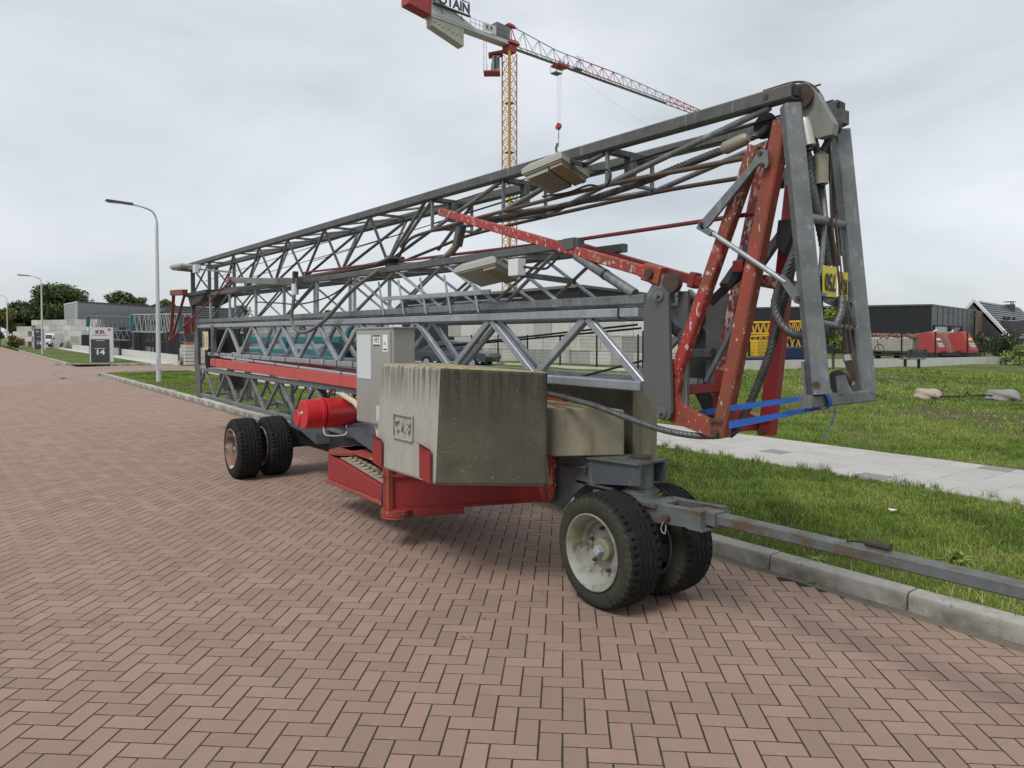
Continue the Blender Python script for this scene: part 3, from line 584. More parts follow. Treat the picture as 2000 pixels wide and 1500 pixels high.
for i in range(len(tj)-1):
    pipe('cross_brace', [(JN,tj[i],tw(tj[i])), (JF,tj[i+1],tw(tj[i+1]))], .012, galv, j2)
    bar('cross_brace', (JN,tj[i],tw(tj[i])), (JF,tj[i],tw(tj[i])), .03, .025, galv_old, j2)
for u0 in (13.3,14.0): pipe('cross_brace', [(JN,u0,tw(u0)), (JF,u0+.5,tw(u0))], .012, galv, j2); pipe('cross_brace', [(JF,u0,tw(u0)), (JN,u0+.5,tw(u0))], .012, galv, j2)
bwr = lambda u: 2.69-.006*(u-3.3)**2 if u > 3.3 else 2.69-.03*(3.3-u)
fu = [6.3,5.5,4.43,3.3,2.1]
for x in (JN, JF):
    pts = [(C0+(x-C0)*.25,6.45,2.5), (x,5.95,2.62)]+[(x,u,bwr(u)) for u in (5.5,4.43,3.3,2.6,2.2)]
    MB().tube(spline(pts, 5), .0145, 10).obj('chord', rope_br, j2, True)
    for i in (1,2,3):
        u = fu[i]; bar('upright', (x,u,bwr(u)), (x,u,tw(u)-.03), .026, .022, galv, j2)
        v2 = fu[i+1]; pipe('diagonal', [(x,u+.02,bwr(u)), (x,v2+.03,tw(v2)-.045)], .0175, galv, j2, 10)
    pipe('diagonal', [(x,6.1,2.58), (x,5.5,tw(5.5)-.04)], .0165, galv, j2)
for u in fu[1:4]:
    bar('cross_brace', (JN,u,tw(u)-.035), (JF,u,tw(u)-.035), .05, .04, galv_old, j2); bar('hanger', (C0,u,tw(u)-.05), (C0,u,tw(u)-.21), .075, .05, galv_old, j2, (1,0,0))
    bar('cross_brace', (JN,u-.02,bwr(u)+.02), (JF,u-.02,bwr(u)+.02), .028, .022, galv, j2)
pipe('diagonal', [(JN,4.43,2.66), (JF,3.3,2.70)], .015, galv, j2); pipe('diagonal', [(JN,5.5,2.66), (JF,4.43,2.70)], .015, galv, j2)
for k, (a, b) in enumerate([((3.38,14.0,2.75),(3.4,1.95,2.985)), ((3.5,9.0,2.70),(3.52,1.95,2.93)), ((3.45,13.0,2.62),(3.5,6.5,2.78)), ((3.3,5.6,2.74),(3.34,2.0,2.87))]):
    pipe('hoist_rope', [a, lerp(a,b,.5), b], .0045, steel_dark, j2, 6)
# far end frame of the jib
for x in (JN, JF):
    bar('end_post', (x,14.35,1.98), (x,14.35,3.05), .07, .06, galv_old, j2, (0,1,0)); bar('end_post', (x,13.15,2.5), (x,13.15,3.03), .05, .05, galv_old, j2, (0,1,0))
    pipe('diagonal', [(x,14.35,2.5),(x,13.2,3.0)], .016, galv, j2); pipe('diagonal', [(x,14.35,3.0),(x,13.2,2.55)], .016, galv_old, j2)
MB().box(JN-.1, JF+.1, 13.0, 14.6, 2.47, 2.53).obj('end_platform', steel_dark, j2)
MB().prism([(JN-.06,14.5,2.47),(JN-.06,13.2,2.47),(JN-.06,13.6,2.35),(JN-.06,14.3,2.28)], (.5,0,0)).obj('winch_housing', steel_dark, j2)
# red A-bracket hanging off the far end
rb = (3.100,15.423,2.588); rc = (3.100,14.366,2.546); rd = (3.100,15.618,1.668)
red_dim = mat('faded_dark_red_paint', (.20,.034,.028), .6, 0, .3, 5, .1, 40, [(RUST, 5, .5, .65, S111, .6)])
br = bar('end_bracket', rb, rc, .1, .11, red_dim, crane)
bar('bracket_arm', (rb[0],rb[1]-.1,rb[2]-.03), rd, .06, .035, red_dim, br, (0,1,0)); bar('bracket_arm', (rc[0],rc[1],rc[2]-.03), (rd[0],rd[1]-.12,rd[2]+.02), .045, .03, red_dim, br, (0,1,0))
MB().lathe([(-.04,.04),(.04,.04)], rd, (1,0,0), 12).obj('bracket_eye', red_worn, br, True)
pipe('tie_rod', [rd, (3.050,11.159,2.555)], .014, rod_red, crane)
for x0, x1 in ((361,369),(374,379)):
    a, b = (3.200,14.694,1.917), (3.200,14.203,1.911)
pa = (3.150,14.463,1.933); MB().bar((pa[0],pa[1],pa[2]-.16), (pa[0],pa[1],pa[2]+.15), .12, .06, (0,1,0)).obj('buffer', red_dim, crane)
pa = (3.150,13.980,1.937); MB().bar((pa[0],pa[1],pa[2]-.15), (pa[0],pa[1],pa[2]+.14), .07, .05, (0,1,0)).obj('buffer', red_dim, crane)
# grey luffing arm and the drooping hose at the far side
la, lb = (3.120,11.332,2.585), (3.120,8.579,2.386)
lf = bar('luffing_arm', la, lb, .06, .085, galv, crane); bar('luffing_arm_end', (3.100,9.114,2.424), (3.100,8.386,2.373), .08, .1, galv_old, lf)
MB().lathe([(-.06,.05),(.06,.05)], la, (1,0,0), 12).obj('arm_eye', red_chip, lf, True)
pa = (3.080,8.487,2.347); MB().bar((pa[0],pa[1],pa[2]-.12), (pa[0],pa[1],pa[2]+.16), .06, .06, (0,1,0)).obj('hose_bracket', steel_dark, crane)
pa = (3.050,8.440,2.313); MB().tube([(pa[0],pa[1],pa[2]-.09),(pa[0],pa[1],pa[2]+.04)], .035, 12).obj('hose_collar', white_m, crane, True)
pipe('hose', spline([(3.100,8.579,2.291), (3.080,8.563,2.127), (3.070,8.610,1.940), (3.060,8.479,1.826), (3.060,8.224,1.768), (3.070,7.926,1.803), (3.080,7.497,1.929), (3.100,6.867,2.207), (3.140,6.336,2.370)], 7), .021, mat('grey_rubber_hose', (.13,.135,.14), .6, 0, .2, 9), crane, 10)
pipe('cable', spline([(3.200,10.418,2.214), (3.200,9.435,2.163), (3.200,8.680,2.122), (3.200,7.785,2.171), (3.200,7.087,2.315)]), .009, black, crane)
# upper winch box between the jib sections
bar('rope_guide_block', (3.300,6.431,2.524), (3.300,6.433,2.340), .08, .08, galv, crane, (0,1,0)); bar('rope_guide_plate', (3.250,6.558,2.449), (3.250,6.226,2.487), .12, .02, steel_grey, crane)
# --- red luffing struts crossing the jib
s0, s1 = (3.240,5.347,2.804), (3.240,2.879,2.086)
bar('luffing_strut', s0, s1, .06, .066, red_chip, crane)
f1 = (3.660,2.875,2.059); f0 = (3.660,4.094,2.423); bar('luffing_strut', f0, f1, .06, .062, red, crane)
sb = MB().bar(lerp(s0,s1,.965), lerp(s0,s1,1.02), .07, .105).obj('strut_shoe', red_worn, crane)
MB().lathe([(-.012,.03),(.012,.03)], (JN-.045,)+tuple(lerp(s0,s1,.99)[1:]), (1,0,0), 14).obj('strut_pin', rust_m, sb, True)
MB().bar(lerp(f0,f1,.93), lerp(f0,f1,.965), .07, .1).obj('strut_collar', red_worn, crane)
# hanging shackle under the strut
MB().bar((3.280,5.081,2.668), (3.280,5.154,2.494), .07, .07, (0,1,0)).obj('shackle_block', steel_grey, crane)
MB().tube([(3.280,5.154,2.503), (3.280,5.253,2.447), (3.280,5.363,2.417)], [.03,.033,.02], 10).obj('rope_socket', mat('dull_olive_socket', (.24,.22,.17), .6, .2, .2, 9), crane, True)
rope('wire_rope', [(3.280,5.363,2.417), (3.280,5.798,2.399), (3.300,6.344,2.435)], .016, rope_m, crane)
# --- pivot plates at the head end of the mast
for x, s in ((VN-.037, 1), (VF+.037, -1)):
    pts = [(3.163,2.913,1.900), (3.163,2.834,1.981), (3.163,2.806,2.003), (3.163,2.764,2.001), (3.163,2.725,1.961), (3.163,2.698,1.283), (3.163,2.716,1.246), (3.163,2.754,1.228), (3.163,2.793,1.248), (3.163,2.805,1.274), (3.163,2.910,1.400)]
    pl = MB().prism([(x,p[1],p[2]) for p in pts], (s*.022,0,0)).obj('pivot_plate', mat('dark_grey_plate_paint', (.105,.11,.108), .5, .1, .15, 4, .05, 60, [((.40,.40,.38), 26, .71, .74, (.4,.4,1), .6)]), crane)
    for pp in ((3.163,2.791,1.955), (3.163,2.763,1.278)):
        MB().lathe([(-s*.035,.017),(-s*.035,.0001)], (x,pp[1],pp[2]), (1,0,0), 6, False).lathe([(-s*.04,.017),(0,.017)], (x,pp[1],pp[2]), (1,0,0), 6).lathe([(-s*.012,.033),(0,.033)], (x,pp[1],pp[2]), (1,0,0), 20).obj('pivot_pin', galv, pl)
    bar('pivot_flange', (x+s*.10,pts[0][1]-.22,1.32), (x+s*.10,pts[0][1]-.22,1.98), .03, .07, galv_old, crane, (0,1,0))
MB().prism([(3.220,2.946,1.970), (3.220,2.854,2.087), (3.220,2.810,2.087), (3.220,2.748,1.978), (3.220,2.747,1.913), (3.220,2.974,1.915)], (.03,0,0)).obj('lug_plate', galv, crane)
MB().lathe([(-.02,.06),(.02,.06)], (3.200,2.727,2.030), (1,0,0), 20).obj('guide_sheave', rust_m, crane, True)
MB().prism([(3.450,2.919,1.869), (3.450,2.813,2.006), (3.450,2.755,1.957), (3.450,2.839,1.820), (3.450,2.890,1.774)], (.03,0,0)).obj('lug_plate', galv, crane)
MB().lathe([(-.01,.028),(.02,.028)], (3.430,2.804,1.946), (1,0,0), 16).obj('lug_pin', rust_m, crane, True)
dk = MB().prism([(3.800,3.140,1.917), (3.800,2.879,1.948), (3.800,2.858,1.463), (3.800,3.071,1.368), (3.800,3.159,1.571)], (.04,0,0)).obj('web_plate', steel_dark, crane)
bar('web_rib', (3.720,3.000,1.610), (3.720,2.831,1.613), .05, .06, galv_old, crane)
MB().prism([(3.750,2.943,1.776), (3.750,2.880,1.874), (3.750,2.870,1.710)], (.02,0,0)).obj('web_gusset', galv_old, crane)
MB().prism([(3.850,3.103,1.364), (3.850,2.904,1.426), (3.850,2.894,1.202), (3.850,2.934,1.151), (3.850,2.983,1.184)], (.03,0,0)).obj('web_plate', steel_dark, crane)
MB().tube([(3.300,2.791,1.772), (3.300,2.745,1.816)], .09, 20).obj('cable_drum', steel_grey, crane, True)
# --- red yoke and its four legs
for x, s in ((JN, 1), (JF+.0, -1)):
    pts = [(3.240,2.765,1.447), (3.240,2.747,1.586), (3.240,2.679,1.593), (3.240,2.678,1.460), (3.240,2.700,1.391), (3.240,2.688,1.339), (3.240,2.647,1.312), (3.240,2.441,1.244), (3.240,2.414,1.174), (3.240,2.468,1.165), (3.240,2.775,1.229)]
    MB().prism([(x-.025*s,p[1],p[2]) for p in pts], (s*.05,0,0)).obj('yoke', red_worn if s > 0 else red, crane)
bar('yoke_crossbar', (3.290,2.734,1.405), (JF-.03,)+tuple((3.290,2.734,1.405))[1:], .06, .055, red, crane)
bar('yoke_crossbar', (3.290,2.486,1.201), (JF-.03,)+tuple((3.290,2.486,1.201))[1:], .09, .05, red, crane)
def leg(p, q, w, m, name='leg'): return bar(name, p, q, w, w*.9, m, crane, (1,0,0))
l2 = leg((3.240,2.414,1.179), (3.240,2.054,2.800), .082, red_worn, 'yoke_leg')
l1 = leg((3.240,2.723,1.503), (3.240,2.209,2.708), .07, red_chip, 'yoke_leg')
l4 = leg((3.660,2.403,1.151), (3.660,2.244,2.598), .085, red, 'yoke_leg')
l3 = leg((3.660,2.723,1.515), (3.660,2.420,2.835), .07, red_old, 'yoke_leg')
for p, par in (((3.240,2.417,1.193), l2), ((3.660,2.410,1.168), l4)):
    MB().lathe([(-.062,.022),(.06,.022)], p, (1,0,0), 14).obj('leg_pin', rust_m, par, True); MB().bar((p[0],p[1],p[2]+.06), (p[0],p[1],p[2]+.075), .105, .09, (0,1,0)).obj('leg_collar', rust_m, par)
bar('leg_brace', (3.260,2.413,1.991), (3.560,2.418,2.272), .05, .05, steel_dark, crane); bar('leg_brace', (3.350,2.580,1.911), (3.600,2.263,2.296), .05, .05, steel_dark, crane)
bar('leg_brace', (3.280,2.346,2.099), (3.660,2.575,2.154), .05, .06, red, crane); bar('leg_brace', (3.300,2.208,2.014), (3.660,2.215,1.991), .05, .06, red_old, crane)
bar('leg_brace', (3.340,2.143,2.511), (3.660,2.260,2.658), .06, .05, steel_grey, crane); bar('leg_brace', (3.450,2.416,1.999), (3.500,2.197,2.307), .045, .045, galv_old, crane)
MB().prism([(3.400,2.180,2.336), (3.400,2.106,2.332), (3.400,2.084,2.271), (3.400,2.154,2.158), (3.400,2.194,2.230)], (.12,0,0)).obj('pulley_block', steel_dark, crane)
MB().prism([(3.360,2.234,2.713), (3.360,2.190,2.865), (3.360,2.135,2.772), (3.360,2.158,2.676)], (.16,0,0)).obj('leg_head', red_old, crane)
MB().lathe([(-.06,.07),(-.02,.055),(.02,.055),(.06,.07)], (3.400,2.225,2.832), (1,0,0), 20).obj('head_sheave', steel_dark, crane, True)
# galvanised link levers and rods
lk = MB().prism([(3.170,2.527,2.342), (3.170,2.500,2.355), (3.170,2.187,2.606), (3.170,2.152,2.661), (3.170,2.122,2.665), (3.170,2.096,2.645), (3.170,2.092,2.583), (3.170,2.101,2.564), (3.170,2.127,2.569), (3.170,2.139,2.597), (3.170,2.169,2.577), (3.170,2.455,2.316), (3.170,2.493,2.304)], (.016,0,0)).obj('link_lever', galv, crane)
for p in ((3.165,2.136,2.644), (3.165,2.124,2.583), (3.165,2.499,2.335)): MB().lathe([(-.006,.011),(.03,.011)], p, (1,0,0), 12).obj('link_pin', rust_m, lk, True)
MB().prism([(3.600,2.562,2.195), (3.600,2.534,2.222), (3.600,2.486,2.322), (3.600,2.466,2.298), (3.600,2.506,2.190), (3.600,2.533,2.168)], (.016,0,0)).obj('link_lever', galv, crane)
pipe('push_rod', [(3.190,2.481,2.305), (3.190,2.000,1.985)], .014, galv_new, crane, 12)
bar('push_rod_fork', (3.190,2.529,2.327), (3.190,2.440,2.275), .04, .03, galv, crane)
MB().prism([(3.180,2.041,2.023), (3.180,2.013,2.026), (3.180,1.925,1.931), (3.180,1.908,1.900), (3.180,1.924,1.876), (3.180,1.946,1.882), (3.180,2.007,1.965)], (.016,0,0)).obj('rod_fitting', galv, crane)
MB().lathe([(-.008,.013),(.02,.013)], (3.175,1.924,1.903), (1,0,0), 12).obj('link_pin', rust_m, crane, True)
# --- galvanised head frame (outer A-frame)
g1a, g1b = (3.200,1.991,2.852), (3.200,1.823,1.444); g2a, g2b = (3.730,2.025,2.826), (3.730,1.866,1.416)
h1 = bar('head_frame_leg', g1a, g1b, .085, .075, galv, crane, (.6,.8,0)); h2 = bar('head_frame_leg', g2a, g2b, .085, .075, galv, crane, (.6,.8,0))
for p, h in (((3.155,1.815,1.493), h1), ((3.690,1.870,1.463), h2)): MB().lathe([(-.006,.016),(.03,.016)], p, (1,.4,0), 12).obj('leg_bolt', rust_m, h, True)
ha, hb = (3.140,1.889,1.404), (3.730,1.828,1.378)
bar('head_frame_sill', (ha[0],1.86,1.41), (hb[0]+.03,1.86,1.41), .07, .062, galv, crane)
bar('sill_post', (ha[0]+.01,1.86,1.42), (ha[0]+.01,1.88,1.60), .022, .012, galv, crane)
pipe('head_frame_tube', [(3.220,1.915,2.299), (3.720,1.982,2.312)], .024, galv, crane, 12); pipe('head_frame_tube', [(3.220,1.830,1.784), (3.720,1.931,1.761)], .016, galv, crane, 12)
bar('head_frame_tube', (3.220,1.870,2.021), (3.300,1.889,2.021), .025, .02, galv, crane); bar('head_frame_tube', (3.220,1.855,1.926), (3.300,1.862,1.920), .025, .02, galv, crane)
bar('head_frame_tube', (3.660,1.947,2.014), (3.730,1.939,2.001), .02, .02, galv, crane); bar('head_frame_tube', (3.660,1.937,1.906), (3.730,1.927,1.902), .03, .02, galv, crane)
pipe('frame_stay', [(3.500,2.012,2.694), (3.450,1.946,2.337), (3.360,1.923,1.937)], .014, galv, crane); bar('frame_stay', (3.400,2.062,2.794), (3.600,1.962,2.087), .045, .012, galv_old, crane, (1,0,0))
bar('frame_stay', (3.550,1.999,2.752), (3.620,1.954,2.141), .03, .012, galv_old, crane, (1,0,0))
MB().prism([(3.350,1.922,1.929), (3.500,1.892,1.920), (3.500,1.903,1.869), (3.400,1.904,1.887)], (.02,.02,0)).obj('frame_gusset', galv, crane)
MB().prism([(3.660,1.937,1.906), (3.730,1.910,1.902), (3.730,1.912,1.658), (3.660,1.948,1.663)], (.01,.02,0)).obj('frame_web', steel_grey, crane)
pipe('frame_stay', [(3.600,1.919,1.903), (3.680,1.910,1.782)], .016, galv, crane)
# yellow load plates
sx = Vec((3.620,1.911,1.981))-Vec((3.300,1.868,1.990)); sx.z = 0; sx.normalize()
def plate(cx, cy, v, w, h, s, size):
    c = Vec(cx); m = MB(); nrm = Vec((sx.y,-sx.x,0)); up = Vec((0,0,1))
    pl = MB().prism([c-sx*w/2-up*h/2, c+sx*w/2-up*h/2, c+sx*w/2+up*h/2, c-sx*w/2+up*h/2], nrm*-.003).obj('load_plate', sign_y, crane)
    text('lettering', s, size, print_k, pl, frame(c+nrm*.004, -sx, -up), .001, sx=.75, bold=.002)
plate((3.380,1.878,1.992), 0, 0, .17, .15, '750', .12); plate((3.560,1.906,1.978), 0, 0, .125, .145, 'Kg', .11)
# head sheaves and castings
hd = MB().prism([(3.330,2.039,2.997), (3.330,1.986,2.992), (3.330,1.939,2.934), (3.330,1.842,2.755), (3.330,1.849,2.702), (3.330,1.928,2.700), (3.330,1.997,2.792), (3.330,2.032,2.877)], (.05,0,0)).obj('head_casting', mat('sage_grey_casting', (.22,.235,.21), .55, .1, .2, 7, .1, 60, [((.12,.07,.045), 5, .56, .7, S111, .6)]), crane, False)
MB().lathe([(-.03,.06),(-.01,.05),(.01,.05),(.03,.06)], (3.330,1.993,2.918), (1,0,0), 24).obj('head_sheave', rust_m, hd, True)
MB().lathe([(-.03,.046),(-.03,.02),(-.04,.02),(-.04,.0001)], (3.420,1.948,2.789), (1,0,0), 20, False).lathe([(-.03,.05),(.1,.05)], (3.420,1.948,2.789), (1,0,0), 24).obj('head_sheave', rust_m, hd, True)
MB().prism([(3.600,1.992,2.913), (3.600,1.950,2.903), (3.600,1.950,2.834), (3.600,1.991,2.825), (3.600,2.099,2.805), (3.600,2.071,2.898)], (.08,0,0)).obj('head_casting', galv_old, crane)
MB().tube([(3.300,1.979,2.803), (3.300,1.973,2.756), (3.300,1.951,2.660)], [.022,.034,.034], 14).obj('rope_socket', mat('pale_aluminium_socket', (.50,.49,.46), .45, .3, .15, 12), crane, True)
so2 = MB().tube([(3.420,1.974,2.648), (3.420,1.962,2.630), (3.420,1.955,2.489)], [.02,.042,.036], 14).obj('rope_socket', mat('dull_olive_socket2', (.30,.28,.21), .55, .2, .2, 9), crane, True)
MB().tube([(3.420,1.955,2.495), (3.420,1.952,2.474)], .02, 10).obj('socket_end', black, so2); MB().tube([(3.300,1.951,2.662), (3.300,1.945,2.638)], .018, 10).obj('socket_end', black, so2)
so3 = MB().tube([(3.260,2.430,2.739), (3.260,2.410,2.743), (3.260,2.291,2.763), (3.260,2.269,2.769)], [.026,.036,.034,.02], 14).obj('rope_socket', MAT['dull_olive_socket2'], crane, True)
rope('wire_rope', [(3.400,1.997,2.778), (3.400,1.976,2.697), (3.420,1.971,2.634)], .017, rope_m, crane); rope('wire_rope', [(3.450,1.915,2.738), (3.450,1.950,2.686), (3.430,1.971,2.636)], .017, rope_m, crane)
rope('wire_rope', [(3.280,2.283,2.770), (3.320,2.224,2.796), (3.400,2.222,2.858), (3.420,2.192,2.841)], .02, rope_m, crane)
rope('wire_rope', [(3.260,2.430,2.736), (3.280,2.736,2.708), (3.320,3.149,2.674), (3.400,3.777,2.667), (3.450,4.600,2.689), (3.450,5.038,2.718), (3.400,5.283,2.732)], .022, rope_m, crane)
rope('wire_rope', [(3.360,1.997,2.643), (3.380,1.973,2.436), (3.450,1.961,2.235), (3.500,1.962,2.081)], .024, rope_m, crane)
rope('wire_rope', [(3.300,1.974,2.338), (3.260,1.987,2.171), (3.240,2.045,2.008), (3.240,2.090,1.894), (3.240,2.072,1.803), (3.260,2.012,1.738), (3.320,1.951,1.717), (3.400,1.894,1.738), (3.460,1.870,1.820), (3.500,1.879,1.920)], .021, rope_m, crane, .16, 8)
rope('wire_rope', [(3.340,2.024,2.206), (3.330,2.059,2.053), (3.320,2.109,1.844), (3.320,2.181,1.604), (3.340,2.291,1.379), (3.360,2.388,1.223), (3.360,2.445,1.166)], .021, rope_m, crane, .16, 8)
rope('wire_rope', [(3.200,3.903,1.323), (3.140,3.612,1.310), (3.120,3.292,1.281), (3.140,3.042,1.230), (3.160,2.775,1.181), (3.220,2.600,1.160), (3.300,2.486,1.163), (3.360,2.428,1.182)], .0185, rope_m, crane, .14, 8)
pipe('hoist_rope', spline([(3.240,2.172,2.979), (3.330,2.042,3.008), (3.360,1.962,2.967), (3.420,1.936,2.883), (3.460,1.935,2.749), (3.460,1.919,2.334), (3.500,1.893,1.972), (3.520,1.859,1.634)]), .006, rust_m, crane, 8)
pipe('hoist_rope', [(3.500,1.919,2.338), (3.520,1.888,1.973), (3.560,1.846,1.608)], .005, rope_br, crane, 6); pipe('hoist_rope', [(3.340,1.904,2.017), (3.360,1.884,1.611)], .005, black, crane, 6)
pipe('hydraulic_hose', spline([(3.300,2.364,1.823), (3.280,2.408,1.698), (3.260,2.473,1.564), (3.260,2.528,1.467)]), .016, steel_grey, crane)
# tensioning sheave at the foot of the head frame
ts = MB().lathe([(-.016,.055),(-.007,.046),(.007,.046),(.016,.055)], (3.420,1.844,1.499), (.95,.1,.1), 24).obj('tension_sheave', steel_dark, crane, True)
MB().prism([(3.380,1.844,1.523), (3.380,1.797,1.532), (3.400,1.776,1.443), (3.380,1.832,1.435)], (.03,.01,0)).obj('sheave_cheek', galv, ts)
MB().prism([(3.500,1.867,1.596), (3.500,1.822,1.602), (3.500,1.795,1.495), (3.500,1.834,1.493)], (.05,.02,0)).obj('sheave_cheek', rust_m, ts)
MB().tube([(3.520,1.867,1.624), (3.520,1.859,1.593)], .02, 8).obj('rope_clip', galv_new, ts); MB().box(3.45,3.6,1.84,1.9,1.43,1.47).obj('sheave_bracket', galv_old, ts)
# --- floodlights
def flood(cx, s, spin, w, d, h, glass):
    """floodlight whose underside leans towards the street by angle s, turned by spin in its own plane"""
    o = Vec(cx); n_ = Vec((.62*math.sin(s), .78*math.sin(s), math.cos(s))); x0 = Vec((.78,-.62,0)); y0 = n_.cross(x0)
    xa = x0*math.cos(spin)+y0*math.sin(spin); ya = n_.cross(xa)
    M = Matrix(((xa.x,ya.x,n_.x,o.x),(xa.y,ya.y,n_.y,o.y),(xa.z,ya.z,n_.z,o.z),(0,0,0,1)))
    def T(mb): mb.v = [tuple(M @ Vec(p)) for p in mb.v]; return mb
    b = [(-w/2,-d/2,-h*.3),(w/2,-d/2,-h*.3),(w/2,d/2,-h*.3),(-w/2,d/2,-h*.3)]; m_ = [(x,y,h*.15) for x,y,z in b]; t = [(-w*.36,-d*.4,h*.6),(w*.36,-d*.4,h*.6),(w*.36,d*.4,h*.6),(-w*.36,d*.4,h*.6)]
    fl = T(MB().hexa(b, m_).hexa(m_, t)).obj('floodlight', lamp_m, crane)
    T(MB().box(-w*.47,w*.47,-d*.47,d*.47,-h*.42,-h*.301)).obj('floodlight_rim', lamp_m, fl)
    if glass: T(MB().box(-w*.43,w*.12,-d*.42,d*.42,-h*.48,-h*.421)).obj('floodlight_glass', lamp_gl, fl)
    else:
        for k in range(11): T(MB().box(-w*.43,w*.12,-d*.43+k*d*.08,-d*.43+k*d*.08+d*.04,-h*.75,-h*.421)).obj('cooling_rib', lamp_m, fl)
    T(MB().box(w*.17,w*.46,-d*.44,d*.44,-h*.7,-h*.421)).obj('ballast_box', mat('brown_dusty_casting', (.26,.22,.16), .7, 0, .2, 6), fl)
    T(MB().tube([(w*.3,d*.5,-.02),(w*.3,d*.5+.03,-.02)], .014, 8)).obj('cable_gland', white_m, fl)
    return fl
fl1 = flood((3.100,3.648,2.815), R(17), R(-38), .33, .32, .085, False)
fl2 = flood((3.100,4.438,2.210), R(17), R(-32), .38, .34, .085, True)
pc = (3.060,4.062,2.213); MB().box(pc[0]-.005,pc[0]+.07,pc[1]-.055,pc[1]+.06,pc[2]-.06,pc[2]+.06).obj('junction_box', white_m, crane, False, .006)
bar('floodlight_bracket', (3.140,4.076,2.167), (3.200,3.568,2.087), .03, .04, steel_dark, crane)
fl3 = flood((3.100,14.301,3.010), R(2), R(-35), .4, .4, .08, False)
pc = (3.050,13.302,2.912); MB().box(pc[0]-.03,pc[0]+.06,pc[1]-.08,pc[1]+.08,pc[2]-.08,pc[2]+.06).obj('junction_box', white_m, crane, False, .006)
bar('floodlight_bracket', (3.100,14.139,2.979), (3.100,11.119,2.686), .04, .03, galv, crane)
pipe('cable', spline([(3.100,3.628,3.004), (3.080,3.620,2.959), (3.080,3.578,2.903), (3.080,3.507,2.849), (3.100,3.430,2.831), (3.120,3.346,2.801), (3.120,3.308,2.768), (3.150,3.201,2.756), (3.150,3.183,2.696), (3.160,3.256,2.659), (3.180,3.409,2.700), (3.200,3.632,2.692), (3.200,3.905,2.707)]), .0075, black, crane)
MB().bar((3.100,3.479,2.854), (3.100,3.362,2.811), .05, .03).obj('cable_clamp', steel_dark, crane)
pipe('cable', spline([(3.100,4.133,2.258), (3.100,4.072,2.228), (3.150,3.843,2.191), (3.160,3.772,2.211), (3.180,3.703,2.269)]), .009, black, crane)
for a, b in (((3.800,3.559,1.805), (3.800,6.401,1.613)), ((3.800,3.524,1.779), (3.800,6.401,1.603)), ((3.750,3.197,1.606), (3.500,3.856,1.421))): pipe('cable', [a, b], .008, black, crane)
# --- switch cabinet
cab = MB().box(2.86, 3.07, 5.52, 6.27, .915, 1.79).obj('switch_cabinet', cab_m, crane, False, .006)
MB().box(2.845, 3.08, 5.50, 6.29, 1.79, 1.803).obj('cabinet_roof', cab_m, cab)
dr = MB().box(2.848, 2.86, 5.56, 6.25, .93, 1.765).obj('cabinet_door', cab_m, cab, False, .004)
MB().box(2.843, 2.8475, 5.93, 6.22, 1.33, 1.735).obj('cover_panel', panel_m, cab, False)
lbl = MB().box(2.8455, 2.8475, 5.745, 5.885, 1.63, 1.735).obj('number_label', print_w, cab)
text('lettering', '492', .066, print_k, lbl, frame((2.845, 5.815, 1.683), (0,-1,0), (0,0,1)), .0006)
for z in (1.64, 1.725): MB().box(2.8447, 2.8454, 5.75, 5.88, z-.008, z+.008).obj('label_stripe', sign_dk, lbl)
l2_ = MB().box(2.8455, 2.8475, 5.60, 5.695, 1.585, 1.735).obj('notice_label', print_w, cab)
text('lettering', 'EC', .035, print_k, l2_, frame((2.845, 5.648, 1.655), (0,-1,0), (0,0,1)), .0006); MB().box(2.8447, 2.8454, 5.615, 5.68, 1.60, 1.612).obj('label_line', print_k, l2_)
MB().box(2.8455, 2.8475, 5.70, 5.83, .96, 1.10).obj('notice_label', mat('faded_label', (.50,.52,.55), .5, 0, .1, 20), cab)
MB().lathe([(-.012,.012),(0,.014)], (2.848, 5.64, 1.46), (1,0,0), 10).obj('lock', black, cab, True)
# --- slewing motor
mt = sub('slewing_motor', crane)
MU, MZ = 7.0, .93
ax = (1, 0, 0)
MB().lathe([(2.60,.0),(2.60,.142),(2.605,.148),(2.76,.15),(2.765,.158),(2.80,.158)], (0,MU,MZ), ax, 36, False).obj('fan_cowl', motor_red, mt, True)
MB().lathe([(2.59,.0),(2.59,.082),(2.60,.088),(2.72,.09)], (0,MU+.14,MZ-.05), ax, 24, False).obj('gear_cover', motor_red, mt, True)
MB().lathe([(2.80,.13),(2.815,.13)], (0,MU,MZ), ax, 24).obj('cooling_gap', black, mt)
MB().lathe([(2.815,.158),(2.84,.16),(2.85,.154),(3.06,.154),(3.07,.148),(3.12,.14)], (0,MU,MZ), ax, 36).obj('stator_housing', motor_red, mt, True)
MB().lathe([(3.12,.12),(3.30,.11)], (0,MU,MZ), ax, 24).obj('gearbox', mat('oily_dark_red_casting', (.10,.008,.012), .4, 0, .3, 9), mt, True)
for k in range(7): a = k/7*6.28; MB().bar((3.12,MU+.12*math.cos(a),MZ+.12*math.sin(a)), (3.26,MU+.12*math.cos(a),MZ+.12*math.sin(a)), .03, .02).obj('housing_rib', MAT['oily_dark_red_casting'], mt)
MB().lathe([(2.585,.012),(2.60,.024)], (0,MU+.015,MZ+.01), ax, 14).obj('centre_cap', galv_new, mt, True)
pipe('guard_hoop', spline([(2.78,MU-.1,.80),(2.80,MU-.12,.72),(2.95,MU-.12,.70),(3.02,MU-.12,.72),(3.03,MU-.1,.80)]), .008, white_m, mt)
pipe('lifting_eye', spline([(2.93,MU-.03,1.1),(2.93,MU-.035,1.17),(2.93,MU+.035,1.17),(2.93,MU+.03,1.1)]), .012, rust_m, mt)
